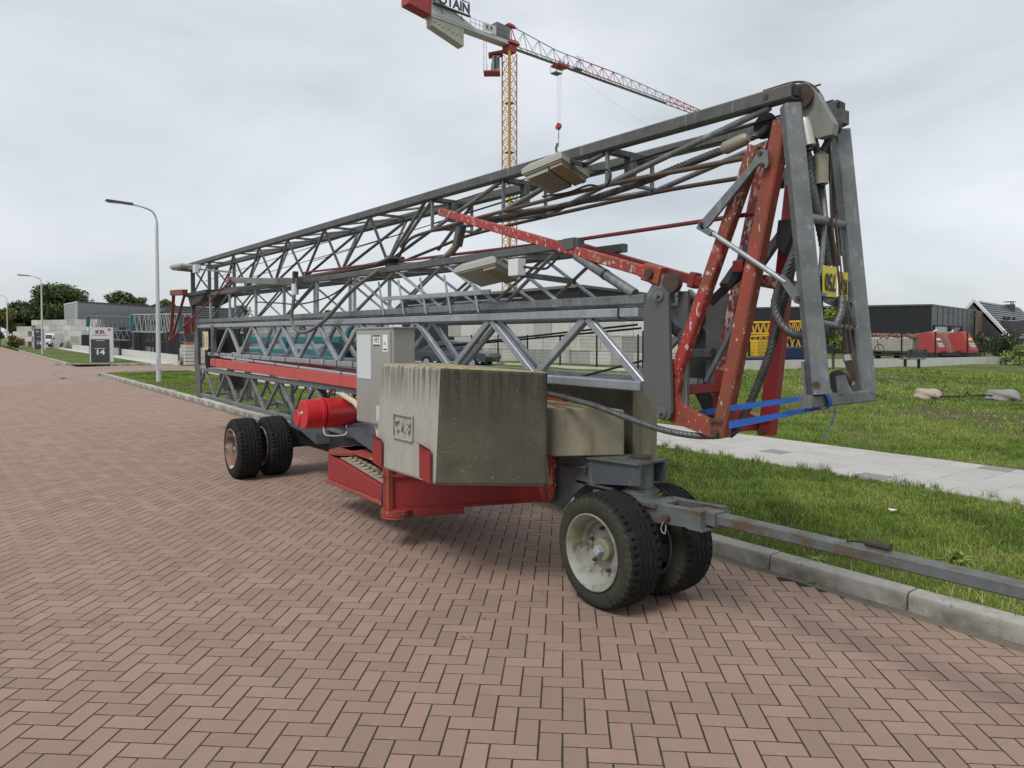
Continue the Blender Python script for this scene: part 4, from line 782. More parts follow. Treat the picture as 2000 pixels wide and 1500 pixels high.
pipe('cream_hose', spline([(3.050,7.053,1.105), (3.020,6.830,1.084), (2.980,6.568,1.059), (2.950,6.409,1.022)]), .03, hose_m, crane, 12)
MB().tube(spline([(2.92,5.95,.93),(2.92,5.92,.85),(2.91,5.86,.78),(2.9,5.72,.73),(2.92,5.60,.72)], 10), .032, 14, True, lambda i, th: 1+.06*(i % 2)).obj('cream_hose', hose_m, crane, True)
pipe('cable', spline([(2.9,5.62,.86),(2.87,5.66,.8),(2.88,5.6,.75)]), .012, black, crane)
# --- slewing platform and chassis
MB().prism([(2.95,6.75,.79),(2.95,5.5,.79),(2.95,5.5,.60),(2.95,5.9,.60),(2.95,6.5,.70)], (.06,0,0)).obj('platform_side', steel_grey, crane)
MB().prism([(3.9,6.75,.79),(3.9,5.5,.79),(3.9,5.5,.60),(3.9,5.9,.60),(3.9,6.5,.70)], (.06,0,0)).obj('platform_side', galv, crane)
MB().box(3.02, 3.89, 5.2, 7.3, .74, .78).obj('platform_deck', steel_grey, crane)
MB().lathe([(.42,.5),(.60,.5)], (3.45,5.6,0), (0,0,1), 40).obj('slewing_ring', red, crane, True)
MB().lathe([(.60,.46),(.76,.46)], (3.45,5.6,0), (0,0,1), 40).obj('slewing_bearing', steel_dark, crane, True)
ch = MB().box(3.2, 3.7, 5.2, 9.1, .42, .58).obj('chassis_beam', steel_dark, crane)
rax = MB().box(2.45, 4.46, 8.80, 8.94, .32, .46).obj('rear_axle', black, crane)
MB().box(3.1, 3.8, 8.7, 9.05, .44, .60).obj('axle_saddle', steel_dark, rax)
fe = MB().prism([(3.03,8.55,.80),(3.03,8.2,.86),(3.03,7.9,.78),(3.03,7.75,.62),(3.03,7.72,.50),(3.03,8.2,.60),(3.03,8.55,.62)], (.35,0,0)).obj('axle_fairing', steel_grey, rax)
bar('axle_strut', (3.2,8.7,.5), (3.3,6.2,.5), .1, .22, black, crane)
# red outrigger cross
def armbox(p, q, z0, z1, z0b, z1b, w, m, name):
    p = Vec(p+(0,)); q = Vec(q+(0,)); d = (q-p).normalized(); s = Vec((d.y,-d.x,0))*w
    return MB().hexa([(p.x,p.y,z0),(q.x,q.y,z0b),(q.x+s.x,q.y+s.y,z0b),(p.x+s.x,p.y+s.y,z0)], [(p.x,p.y,z1),(q.x,q.y,z1b),(q.x+s.x,q.y+s.y,z1b),(p.x+s.x,p.y+s.y,z1)]).obj(name, m, crane)
ar = MB().hexa([(2.76,6.74,.30),(2.76,5.50,.30),(3.0,5.50,.30),(3.06,6.74,.30)], [(2.76,6.74,.555),(2.76,5.50,.42),(2.98,5.50,.42),(3.06,6.74,.555)]).obj('outrigger_arm', red, crane, False, .008)
MB().bar((2.757,6.74,.285), (2.757,5.5,.285), .05, .03).obj('arm_flange', red_worn, ar); MB().bar((2.80,6.66,.275), (2.80,6.1,.275), .09, .03).obj('arm_flange', red, ar)
tp = MB().hexa([(2.79,6.50,.5385),(2.79,5.60,.4405),(2.95,5.60,.4405),(2.97,6.50,.5385)], [(2.79,6.50,.5435),(2.79,5.60,.4455),(2.95,5.60,.4455),(2.97,6.50,.5435)]).obj('tread_plate', mat('worn_tread_plate', (.36,.33,.25), .5, .3, .2, 12), ar)
for k in range(9):
    y = 6.42-k*.095; z = .5385-(6.50-y)*.109+.007; MB().tube([(2.815,y,z),(2.86,y-.012,z+.008),(2.90,y+.012,z),(2.94,y,z)], .012, 6).obj('tread_rib', MAT['worn_tread_plate'], tp)
MB().lathe([(.555,.20),(.56,.215),(.585,.215),(.59,.19),(.60,.16)], (2.96,6.64,0), (0,0,1), 32).obj('hinge_disc', red_worn, ar, True)
MB().hexa([(2.9,6.75,.57),(2.9,5.6,.57),(3.2,5.6,.57),(3.2,6.75,.57)], [(2.9,6.75,.60),(2.9,5.6,.60),(3.2,5.6,.60),(3.2,6.75,.60)]).obj('hinge_plate', red_worn, ar)
MB().box(2.83,3.06,5.55,5.95,.60,.606).obj('tread_plate', MAT['worn_tread_plate'], crane)
MB().box(2.82,2.95,5.42,5.56,.36,.50).obj('hinge_block', steel_grey, crane, False, .01)
MB().tube([(2.74,5.50,.30),(2.74,5.48,.46)], .016, 10).obj('hinge_pin', steel_dark, crane)
a1 = armbox((2.60,5.18), (3.84,4.63), .31, .66, .33, .66, -.34, red, 'outrigger_arm')
MB().bar((2.58,5.19,.592), (3.80,4.645,.592), .05, .024).obj('arm_flange', red, a1); MB().bar((2.60,5.18,.312), (3.84,4.63,.332), .06, .02).obj('arm_flange', red, a1)
for z in (.262,.285,.305): MB().lathe([(z-.009,.125),(z+.009,.125)], (2.70,5.18,0), (0,0,1), 26).obj('foot_disc', red_worn, a1, True)
MB().bar((2.82,5.12,.285), (3.2,4.95,.285), .14, .05).obj('foot_rail', red, a1)
MB().bar((2.63,5.155,.31), (2.63,5.155,.66), .05, .05).obj('arm_stiffener', red_worn, a1)
# clips that hold the ballast
for p, q in (((2.365,4.820,0.953), (2.365,4.822,0.769)), ((2.365,4.113,0.967), (2.365,4.115,0.768))):
    MB().prism([(2.367,p[1]+.07,p[2]+.03),(2.367,p[1]-.07,p[2]+.0),(2.367,p[1]-.07,q[2]-.02),(2.367,p[1]+.07,q[2]+.005)], (-.012,0,0)).add([(2.367,p[1]+.07,p[2]+.03),(2.367,p[1]-.07,p[2]),(2.315,p[1]-.05,p[2]+.04),(2.315,p[1]+.09,p[2]+.06)], [(0,1,2,3),(3,2,1,0)]).obj('ballast_clip', red, crane)
MB().bar((3.300,3.919,0.858), (3.300,3.918,0.590), .05, .05, (0,1,0)).obj('front_bracket', red_chip, crane)
MB().prism([(3.280,4.046,0.615), (3.280,3.872,0.645), (3.280,3.883,0.562), (3.280,3.929,0.512), (3.280,3.999,0.510)], (.02,0,0)).obj('bracket_tongue', red_worn, crane)
pipe('spring_clip', spline([(3.270,3.969,0.611), (3.270,3.951,0.565), (3.270,3.981,0.522), (3.270,3.946,0.518), (3.270,3.934,0.554)]), .003, rust_m, crane, 6)
MB().prism([(3.500,4.256,1.271), (3.500,4.026,1.286), (3.500,4.026,1.170), (3.500,4.256,1.151)], (.05,0,0)).obj('ballast_post', red_worn, crane)
# grey gooseneck beam to the steering pivot
gk = [(3.330,3.954,0.846), (3.330,3.824,0.864), (3.330,3.091,0.904), (3.330,3.090,0.771), (3.330,3.582,0.709), (3.330,3.687,0.630), (3.330,3.784,0.543), (3.330,3.851,0.479), (3.330,3.965,0.494)]
gn = sub('gooseneck', crane)
MB().prism([(3.33,p[1],p[2]) for p in gk], (.02,0,0)).obj('side_plate', steel_grey, gn); MB().prism([(3.56,p[1],p[2]) for p in gk], (.02,0,0)).obj('side_plate', steel_grey, gn)
za, zb = gk[1][2], gk[2][2]; ya, yb = gk[0][1], gk[2][1]
MB().hexa([(3.31,ya,za),(3.31,yb,zb),(3.60,yb,zb),(3.60,ya,za)], [(3.31,ya,za+.014),(3.31,yb,zb+.014),(3.60,yb,zb+.014),(3.60,ya,za+.014)]).obj('top_plate', steel_rusty, gn)
MB().box(3.33, 3.58, yb+.25, yb+.6, .70, .715).obj('bottom_plate', steel_grey, gn)
MB().lathe([(zb-.17,.085),(zb+.02,.085)], (3.455,3.20,0), (0,0,1), 24).obj('pivot_tube', steel_rusty, gn, True)
MB().lathe([(zb+.02,.07),(zb+.035,.07)], (3.455,3.20,0), (0,0,1), 16).obj('pivot_cap', rust_m, gn, True)
for z, r in ((zb-.215,.14),(zb-.195,.12),(zb-.18,.10)): MB().lathe([(z-.01,r),(z+.008,r)], (3.455,3.20,0), (0,0,1), 24).obj('turntable_ring', steel_rusty, gn, True)
pipe('grab_handle', spline([(3.300,3.795,0.809), (3.290,3.761,0.807), (3.290,3.570,0.821), (3.300,3.566,0.821)]), .007, rust_m, gn)
for p in ((3.310,3.790,0.808), (3.310,3.577,0.822)): MB().lathe([(-.02,.012),(.02,.012)], p, (1,0,0), 10).obj('handle_boss', rust_m, gn, True)
# steering axle and drawbar
fax = MB().box(3.25, 3.66, 3.10, 3.28, .36, .56).obj('front_axle', steel_rusty, crane)
MB().hexa([(3.33,3.45,.52),(3.33,2.62,.60),(3.39,2.62,.60),(3.39,3.45,.52)], [(3.33,3.45,.66),(3.33,2.62,.70),(3.39,2.62,.70),(3.39,3.45,.66)]).obj('drawbar_fork', steel_rusty, crane)
MB().hexa([(3.53,3.45,.52),(3.53,2.62,.60),(3.59,2.62,.60),(3.59,3.45,.52)], [(3.53,3.45,.66),(3.53,2.62,.70),(3.59,2.62,.70),(3.59,3.45,.66)]).obj('drawbar_fork', steel_rusty, crane)
MB().box(3.31, 3.61, 2.95, 3.5, .66, .68).obj('fork_plate', steel_rusty, crane)
MB().box(3.325, 3.595, 2.60, 2.72, .585, .60).obj('fork_plate', steel_rusty, crane)
db = bar('drawbar', (3.45,2.75,.652), (3.45,.45,.672), .085, .062, steel_rusty, crane)
MB().bar((3.44,2.70,.652), (3.44,2.56,.654), .115, .085).obj('drawbar_sleeve', steel_rusty, db)
MB().tube([(3.455,1.72,.714), (3.45,1.60,.716)], .019, 12).obj('cable_plug', mat('mud_brown_plastic', (.05,.04,.028), .8, 0, .3, 20), db, True)
pipe('plug_tail', spline([(3.46,1.82,.694), (3.458,1.77,.706), (3.455,1.72,.714)]), .004, black, db)
MB().lathe([(-.03,.02),(.05,.02)], (3.32,2.86,.62), (1,0,0), 12).obj('drawbar_pin', rust_m, db, True); pipe('spring_clip', spline([(3.30,2.87,.60),(3.29,2.88,.55),(3.29,2.85,.53),(3.30,2.85,.58)]), .004, galv_new, db, 6)
# --- wheels
def tyre_mesh(Rr=.364, W=.245):
    prof = [(-.50,.62),(-.56,.66),(-.60,.78),(-.58,.88),(-.52,.945),(-.47,.975)]
    lat = [(x*W, r*Rr) for x, r in prof]; n = 192; tl = np.linspace(-.455, .455, 31)
    rows = [('s', x, r) for x, r in lat]+[('t', t*W, Rr*(1-.02*(abs(t)/.455)**3)) for t in tl]+[('s', -x, r) for x, r in lat[::-1]]
    vs = np.zeros((len(rows), n, 3)); th = np.arange(n)/n*2*np.pi
    for i, (k, x, r) in enumerate(rows):
        rr = np.full(n, r)
        if k == 't':
            s = x/W
            zz = .028*np.sign(np.sin(th*22))*np.minimum(1, np.abs(np.sin(th*22))*1.6)
            for c in (-.17, 0, .17): rr -= .012*np.clip(1-np.abs(s-c-zz)/.028, 0, 1)**.5
            if abs(s) > .29: rr -= .016*(np.sin(th*44+(.8 if s > 0 else 0)) > .45)*min(1, (abs(s)-.29)/.05)
        elif abs(x) > .5*W and r > .85*Rr:
            rr -= .010*(np.sin(th*44+(.8 if x > 0 else 0)) > .45)
        vs[i,:,0] = x; vs[i,:,1] = np.cos(th)*rr; vs[i,:,2] = np.sin(th)*rr
    nr = len(rows); i = np.arange(nr*n).reshape(nr, n); j = np.roll(i, -1, 1)
    q = np.stack([i[:-1], j[:-1], j[1:], i[1:]], -1).reshape(-1, 4)
    me = bpy.data.meshes.new('tyre'); me.from_pydata(vs.reshape(-1, 3).tolist(), [], q.tolist())
    return me, nr, n
tme, nr, nn = tyre_mesh()
def finish_tyre(me, m0, m1):
    me.materials.append(m0); me.materials.append(m1)
    mi = np.zeros(len(me.polygons), np.int32); mi[:4*nn] = 1; mi[-4*nn:] = 1; me.polygons.foreach_set('material_index', mi)
    me.polygons.foreach_set('use_smooth', [True]*len(me.polygons))
    bm = bmesh.new(); bm.from_mesh(me); bmesh.ops.recalc_face_normals(bm, faces=bm.faces); bm.to_mesh(me); bm.free(); me.set_sharp_from_angle(angle=R(40)); return me
t_front = finish_tyre(tme.copy(), rubber, rubber_moss); t_rear = finish_tyre(tme.copy(), rubber, rubber)
def wheel(x, y, face, tm, rm, rz=0., spin=0.):
    w = sub('wheel', crane); w.location = (x, y, .361); w.rotation_euler = (0, 0, rz+(0 if face < 0 else math.pi)); w['_baked'] = (0,0,0)
    w.matrix_parent_inverse = Matrix.Translation(-Vec((3.455, 6, 0)))
    t = link('tyre', tm, w); t.rotation_euler = (spin, 0, 0)
    W = .245; Rr = .364
    rim = MB().lathe([(-.136,.240),(-.150,.243),(-.152,.236),(-.142,.226),(-.115,.216),(-.10,.206),(-.06,.203),(-.05,.198),(-.045,.178),(-.012,.168),(-.006,.155),(-.016,.12),(-.016,.05)], (0,0,0), (1,0,0), 48, False).obj('rim', rm, w, True)
    MB().lathe([(.142,.232),(.150,.238),(.13,.236),(.06,.205),(-.01,.198)], (0,0,0), (1,0,0), 32, False).obj('rim', rm, w, True)
    for k in range(6):
        a = k/6*6.283+.3; MB().lathe([(-.042,.012),(-.012,.013)], (0,.132*math.cos(a),.132*math.sin(a)), (1,0,0), 6).obj('wheel_nut', rust_m, rim)
    hb = MB().lathe([(-.066,.0),(-.066,.062),(-.058,.072),(-.016,.075)], (0,0,0), (1,0,0), 24, False).obj('hub', mat('mossy_hub', (.22,.21,.13), .8, 0, .3, 18), w, True)
    MB().lathe([(-.108,.0),(-.108,.028),(-.102,.033),(-.066,.034)], (0,0,0), (1,0,0), 6, False).obj('hub_cap', mat('blue_grey_hub_cap', (.35,.40,.46), .4, .2, .15, 14), hb)
    return w
wheel(3.205, 3.245, -1, t_front, rim_w, R(-2), .4); wheel(3.655, 3.215, 1, t_front, rim_w, R(-2), 1.1)
wheel(2.555, 8.87, -1, t_rear, rim_r, 0, .2); wheel(2.92, 8.87, -1, t_rear, rim_r, 0, .9); wheel(3.99, 8.87, 1, t_rear, rim_r, 0, .5); wheel(4.35, 8.87, 1, t_rear, rim_r, 0, 1.4)

# --- concrete ballast blocks (they lift off) and the strap
def ballast(label, bot, top, mats, faces, bev=.025, lip=False):
    t = thing('ballast_block', label, 'ballast', tuple(sum(p[i] for p in bot)/4 for i in range(3)), 'concrete ballast blocks on the crane')
    m = MB(); m.hexa(bot, top); m.m = list(faces)
    me = m.mesh('concrete_body', mats); bm = bmesh.new(); bm.from_mesh(me)
    ve = [e for e in bm.edges if abs((e.verts[0].co-e.verts[1].co).normalized().z) > .9]
    bmesh.ops.bevel(bm, geom=ve, offset=bev*1.9, segments=4, affect='EDGES', profile=.5)
    he = [e for e in bm.edges if abs((e.verts[0].co-e.verts[1].co).normalized().z) < .5 and len(e.link_faces) == 2 and e.calc_face_angle(0) > .5]
    bmesh.ops.bevel(bm, geom=he, offset=bev*.7, segments=2, affect='EDGES', profile=.5)
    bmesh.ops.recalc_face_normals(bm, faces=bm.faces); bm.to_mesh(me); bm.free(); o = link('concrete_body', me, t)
    # each face of the bevelled block takes the grime and painted shade of the side it turns to
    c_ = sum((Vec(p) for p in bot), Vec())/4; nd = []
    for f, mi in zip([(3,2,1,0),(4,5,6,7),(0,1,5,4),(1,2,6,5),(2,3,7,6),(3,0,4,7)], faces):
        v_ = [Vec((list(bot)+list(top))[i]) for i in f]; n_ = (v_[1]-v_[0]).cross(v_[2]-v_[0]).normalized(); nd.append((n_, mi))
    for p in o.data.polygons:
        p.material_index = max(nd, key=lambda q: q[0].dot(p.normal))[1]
    return t, o
B1, B2, B3 = (2.380,4.930,0.740), (2.379,4.026,0.740), (2.963,3.529,0.740)
T1, T2, T3 = (2.383,4.833,1.518), (2.400,3.991,1.519), (B3[0]+.005, B3[1], 1.72-(727-657)/1387*(.8*B3[1]+.6*B3[0]))
B4 = (2.94, 4.86, .74); T4 = (2.94, 4.86, T3[2]+.02)
bt, bo = ballast('large pale concrete ballast block with embossed figures, nearest the road', [B2,B3,B4,B1], [T2,T3,T4,T1], [conc, conc_dirty_shade, conc_lip], [0,2,1,0,0,0], .03)
# raised figures in a recessed frame on the pale side
eo = Vec((2.380,4.455,1.081)); ex = Vec((0,-1,0)); eu = Vec((.012,0,1))
M_ = frame(eo-Vec((.004,0,0)), ex, eu)
for s, dx in (('C', -.085), ('1', -.005), ('.', .032), ('8', .085)): text('embossed_figure', s, .12, conc, bt, M_ @ Matrix.Translation((dx,0,0)), .008, sx=.6)
for a, b in (((-.14,-.085),(.14,-.085)), ((.14,-.085),(.14,.085)), ((.14,.085),(-.14,.085)), ((-.14,.085),(-.14,-.085))):
    MB().bar(M_ @ Vec((a[0],a[1],0)), M_ @ Vec((b[0],b[1],0)), .009, .012).obj('embossed_frame', conc, bt)
ballast('small ochre stained concrete ballast block between the two large ones above the drawbar', [(3.10,3.67,.905),(3.53,3.41,.905),(3.66,4.3,.905),(3.2,4.4,.905)], [(3.10,3.67,1.235),(3.53,3.41,1.215),(3.66,4.3,1.225),(3.2,4.4,1.245)], [conc_mid, conc_dirty_shade, conc_lip], [0,2,0,0,0,0], .012)
ballast('grey concrete ballast block behind the pivot plate, on the verge side', [(3.74,3.54,.70),(4.06,3.57,.70),(4.14,5.1,.70),(3.74,5.1,.70)], [(3.74,3.54,1.39),(4.06,3.57,1.39),(4.14,5.1,1.39),(3.74,5.1,1.39)], [conc_mid, conc_dirty_shade, conc_lip], [0,2,0,0,0,1], .03)
# blue lashing strap
stp = thing('lashing_strap', 'blue webbing strap tied between the red yoke and the crane head frame', 'strap', (3.4, 2.0, 1.4))
def ribbon(name, pts, w, up=(0,0,1)):
    P = spline(pts, 6) if len(pts) > 2 else [Vec(p) for p in pts]; m = MB(); vs = []
    for i, p in enumerate(P):
        u_ = Vec(up(i/(len(P)-1)) if callable(up) else up)*w/2; d = (P[min(i+1,len(P)-1)]-P[max(0,i-1)]).normalized(); n_ = d.cross(u_).normalized()*.0012
        vs += [p-u_-n_, p+u_-n_, p+u_+n_, p-u_+n_]
    fs = [(4*i+a, 4*i+(a+1) % 4, 4*i+4+(a+1) % 4, 4*i+4+a) for i in range(len(P)-1) for a in range(4)]+[(0,1,2,3), tuple(4*(len(P)-1)+k for k in range(4))]
    return m.add(vs, fs).obj(name, strap_m, stp, False)
ribbon('strap_band', [(3.600,2.860,1.235), (3.200,2.314,1.339), (3.180,2.029,1.394), (3.140,1.879,1.424)], .036, lambda t: (0,0,1-.4*t))
ribbon('strap_band', [(3.195,2.329,1.247), (3.200,2.099,1.306), (3.220,1.942,1.350), (3.220,1.831,1.376)], .042, lambda t: (.0,.3*t,1-.75*t))
ribbon('strap_loop', [(3.275+.01*math.sin(a*2),1.86+.048*math.cos(a),1.41+.046*math.sin(a)) for a in np.linspace(0,6.283,13)], .042, lambda t: (1,.12,0))
ribbon('strap_tail', [(3.210,1.751,1.381), (3.220,1.761,1.339), (3.220,1.783,1.288), (3.220,1.806,1.261), (3.220,1.803,1.244), (3.220,1.790,1.231)], .02, lambda t: (.15+.8*t,.3,0))

# ---------------------------------------------------------------- street furniture
def lamp_parts(root, h, arm):
    MB().tube([(0,0,-.1),(0,0,h*.35),(0,0,h-.7)], [.085,.07,.05], 14).obj('pole', post_w, root, True)
    MB().tube(spline([(0,0,h-.72),(0,0,h-.45),(-.12,0,h-.15),(-.4,0,h-.02),(-arm,0,h+.06)], 6), [.045]*6+[.035]*12+[.03]*7, 10).obj('arm', post_w, root, True)
    MB().hexa([(-arm+.1,-.09,h+.02),(-arm-.75,-.15,h+.08),(-arm-.75,.15,h+.08),(-arm+.1,.09,h+.02)], [(-arm+.1,-.06,h+.10),(-arm-.73,-.13,h+.13),(-arm-.73,.13,h+.13),(-arm+.1,.06,h+.10)]).obj('luminaire', lum_m, root)
    MB().box(-arm-.68,-arm-.25,-.1,.1,h+.035,h+.06).obj('lens', glass_m, root)
    MB().box(-.07,.07,-.092,-.08,.45,.8).obj('access_hatch', post_w, root)
L1 = thing('street_lamp', 'pale tapered street lamp on the grass verge beside the crane end', 'lamp', (5.140,28.031,0.100), 'street lamps along the verge', False); lamp_parts(L1, 6.2, .85)
L2 = copy_tree(L1); L2.location = (4.688,79.096,0.100); L2.scale = (1.15,)*3; tag(L2, 'second street lamp away, in front of the farther totem sign', 'lamp')
L3 = copy_tree(L1); L3.location = (3.769,145.047,0.100); L3.scale = (1.35,)*3; tag(L3, 'farthest street lamp at the left edge of the picture', 'lamp')
def totem(loc, rz, h, label, farther):
    t = thing('totem_sign', label, 'sign', loc, 'company totem signs at the entrance', False, rz); w = 1.3; d = .34
    MB().box(-w/2,-w/2+.07,-d/2,d/2,-.1,h).obj('frame_post', sign_w, t); MB().box(w/2-.2,w/2,-d/2,d/2,-.1,h).obj('frame_post', sign_w, t)
    MB().box(-w/2+.07,w/2-.2,-d/2+.02,d/2-.02,.02,h*.66).obj('lower_panel', sign_dk, t)
    hp = MB().box(-w/2+.07,w/2-.2,-d/2+.002,d/2-.002,h*.66,h).obj('header_panel', sign_dk if farther else sign_w, t)
    y = -d/2-.003; F_ = lambda x, z: frame((x,y,z), (1,0,0), (0,0,1))
    text('logo_letter', 'K', .34, print_w if farther else print_k, t, F_(-.22,h*.86), .003, sx=1.1, bold=.008); text('logo_letter', 'R', .34, print_r, t, F_(.05,h*.86), .003, sx=1.45, bold=.012)
    if not farther:
        MB().box(-.5,.36,y-.002,y,h*.765,h*.775).obj('caption_line', print_k, t); MB().box(.36,.52,y-.004,y,h*.90,h*.97).obj('corner_mark', print_r, t); MB().box(.42,.48,y-.006,y-.004,h*.925,h*.945).obj('corner_mark', print_w, t)
    yl = -d/2+.017
    MB().box(-.34,.22,yl-.003,yl,h*.605,h*.63).obj('caption_bar', print_r, t); MB().box(-.3,.18,yl-.005,yl-.003,h*.612,h*.622).obj('caption_line', print_w, t)
    MB().box(-.38,.2,yl-.003,yl,h*.385,h*.40).obj('caption_line', print_w, t)
    text('number', '14', .42, print_w, t, frame((-.09,yl-.003,h*.28), (1,0,0), (0,0,1)), .003, sx=1.25, bold=.016); MB().box(-.42,.22,yl-.003,yl,h*.165,h*.172).obj('caption_line', print_r, t)
    return t
totem((6.225,51.837,0.090), R(-8), 2.2, 'grey and white totem sign with number 14 at the side road', False)
totem((6.163,108.442,0.090), R(-6), 2.6, 'dark totem sign with number 14 half hidden behind a lamp pole', True)

# ---------------------------------------------------------------- fences
def fence(name, label, pts, h, plinth_h, step, wires=True, group=None, vstep=.06, pm=conc_lt):
    P = [Vec((x, y, 0)) for x, y in pts]; f = thing(name, label, 'fence', (pts[0][0], pts[0][1], 0), group)
    for a, b in zip(P[:-1], P[1:]):
        L_ = (b-a).length; n = max(1, round(L_/step)); d = (b-a)/n; e = d.normalized(); s = Vec((-e.y, e.x, 0))
        for i in range(n):
            p, q = a+d*i, a+d*(i+1)
            if plinth_h: MB().hexa([tuple(p+s*.06+e*.01), tuple(q+s*.06-e*.01), tuple(q-s*.06-e*.01), tuple(p-s*.06+e*.01)], [tuple(v+Vec((0,0,plinth_h))) for v in (p+s*.06+e*.01, q+s*.06-e*.01, q-s*.06-e*.01, p-s*.06+e*.01)]).obj('plinth_slab', pm, f)
            MB().box(p.x-.03,p.x+.03,p.y-.03,p.y+.03,plinth_h*.5,h+.06).obj('post', fence_m, f)
            if wires:
                m = MB(); z0 = plinth_h+.05
                for k in range(9): z = z0+(h-z0)*k/8; m.bar(p+Vec((0,0,z)), q+Vec((0,0,z)), .008, .008)
                nv = int(d.length/vstep)
                for k in range(nv): c = p+d*(k+.5)/nv; m.bar((c.x,c.y,z0), (c.x,c.y,h), .0045, .0045)
                o = m.obj('mesh_panel', fence_m, f); o['kind'] = 'stuff'
        MB().box(b.x-.03,b.x+.03,b.y-.03,b.y+.03,plinth_h*.5,h+.06).obj('post', fence_m, f)
    return f
fence('mesh_fence', 'black mesh fence on a white concrete plinth beside the side road, left of the crane', [(9.4,45.3),(9.8,60),(10.1,75)], 1.95, .62, 2.5)
fence('mesh_fence', 'farther black mesh fence behind the white van and totem sign', [(10.2,84),(10.9,110)], 1.9, .0, 2.6, True)
lw = thing('low_wall', 'low white concrete block wall in front of the white van', 'wall', (9.6,86,0))
for k in range(7): MB().box(9.3,10.0,82+k*3.2+.03,82+k*3.2+3.1,-.05,.62-.03*(k%2)).obj('concrete_block', conc_lt, lw, False, .03)
fence('mesh_fence', 'black mesh fence on a concrete plinth seen through the crane mast, before the block wall', [(22.3,44),(22.9,21.4)], 1.75, .30, 2.5)
fence('post_fence', 'dark wire fence on a long pale plinth at the back of the meadow', [(23.1,21.3),(34.5,17.3),(46.5,14.4)], 1.9, .62, 2.6, True, None, .22)
# gate and gate pier by the side road
gt = thing('sliding_gate', 'black steel gate pier beside the slab stack behind the crane end', 'gate', (10.6,45,0))
MB().box(10.4,10.55,45.0,45.15,0,2.05).obj('pier', fence_m, gt); MB().box(10.85,11.0,45.1,45.25,0,2.05).obj('pier', fence_m, gt); MB().box(10.55,10.85,45.05,45.15,1.2,1.28).obj('rail', fence_m, gt)
# stack of slabs by the gate
ss = thing('slab_stack', 'stack of pale concrete slabs with an orange sling on top by the gate', 'slab stack', (10.861,47.518,0.050))
o_ = (9.756,42.683)
for k in range(6): MB().box(o_[0]-.1,o_[0]+.7,o_[1]+2.2,o_[1]+3.4,.05+k*.2,.22+k*.2).obj('concrete_slab', conc_lt, ss, False, .01)
MB().box(o_[0]-.0,o_[0]+.6,o_[1]+2.4,o_[1]+3.2,1.23,1.36).obj('orange_sling', orange_m, ss, False, .03)

# ---------------------------------------------------------------- concrete block walls
def blockwall(label, a, b, n, rows, bw, h0=.1, th=.8, skip=()):
    A_, B_ = Vec((a[0],a[1],0)), Vec((b[0],b[1],0)); d = (B_-A_).normalized(); s = Vec((-d.y,d.x,0)); w = thing('block_wall', label, 'wall', (a[0],a[1],0))
    for r in range(rows):
        for k in range(n):
            if (k, r) in skip: continue
            p = A_+d*((k+(.5 if r % 2 else 0))*bw)+s*random.gauss(0,.015); q = p+d*(bw-.025); z0 = h0+r*.8; z1 = z0+.785
            MB().hexa([tuple(p+s*th)[:2]+(z0,),tuple(q+s*th)[:2]+(z0,),tuple(q)[:2]+(z0,),tuple(p)[:2]+(z0,)], [tuple(p+s*th)[:2]+(z1,),tuple(q+s*th)[:2]+(z1,),tuple(q)[:2]+(z1,),tuple(p)[:2]+(z1,)]).obj('concrete_block', conc_blk, w, False, .02)
    return w
blockwall('wall of stacked grey concrete blocks behind the mesh fence, seen through the crane mast', (26.6,43), (26.9,22), 14, 3, 1.6)
p_ = (6.160,125.380); q_ = (13.037,112.723)
blockwall('long wall of stacked concrete blocks behind the white van', p_, q_, 9, 5, 1.6)
p_ = (4.245,136.816); q_ = (5.988,135.509)
blockwall('short stack of concrete blocks at the far left beyond the verge', p_, q_, 2, 4, 1.2)

# ---------------------------------------------------------------- vehicles
def car_like(name, label, cat, loc, rz, prof, glass, width, body_m, wheels, wr, front=None):
    t = thing(name, label, cat, loc, None, False, rz); h = width/2
    m = MB(); n = len(prof); ins = [0 if z < .95 else min(.16, (z-.95)*.35) for x, z in prof]
    a = [(x,-h+i,z) for (x,z), i in zip(prof, ins)]; b = [(x,h-i,z) for (x,z), i in zip(prof, ins)]
    m.add(a+b, [tuple(range(n)), tuple(range(2*n-1,n-1,-1))]+[(i,n+i,n+(i+1)%n,(i+1)%n) for i in range(n)])
    m.obj('body', body_m, t)
    for g in glass:
        for s in (-1, 1):
            MB().add([(x, s*(h+.012-max(0,min(.16,(z-.95)*.35))), z) for x, z in g], [tuple(range(len(g)))]).obj('side_window', glass_m, t)
    for x in wheels:
        for s in (-1, 1):
            w = MB().lathe([(-.1,wr*.6),(-.1,wr),(.1,wr),(.1,wr*.6)], (x,s*(h-.09),wr), (0,1,0), 24).obj('wheel', rubber, t, True)
            MB().lathe([(-.104,.0),(-.104,wr*.6)], (x,s*(h-.09),wr), (0,1,0), 16, False).lathe([(.104,.0),(.104,wr*.6)], (x,s*(h-.09),wr), (0,1,0), 16, False).obj('rim', galv_new, w)
    if front: front(t, h)
    return t
sedan = [(-2.2,.35),(2.15,.35),(2.25,.6),(2.15,.78),(1.2,.93),(.55,1.38),(-.2,1.46),(-1.0,1.40),(-1.75,.98),(-2.2,.92)]
def sed_front(t, h):
    MB().add([(1.18,-h+.1,.96),(1.18,h-.1,.96),(.58,h-.2,1.36),(.58,-h+.2,1.36)], [(0,1,2,3)]).obj('windscreen', glass_m, t)
    MB().box(.75,.9,-h-.12,-h-.0,.95,1.08).obj('mirror', car_m, t); MB().box(2.1,2.2,-h+.1,-h+.45,.6,.74).obj('headlight', white_m, t)
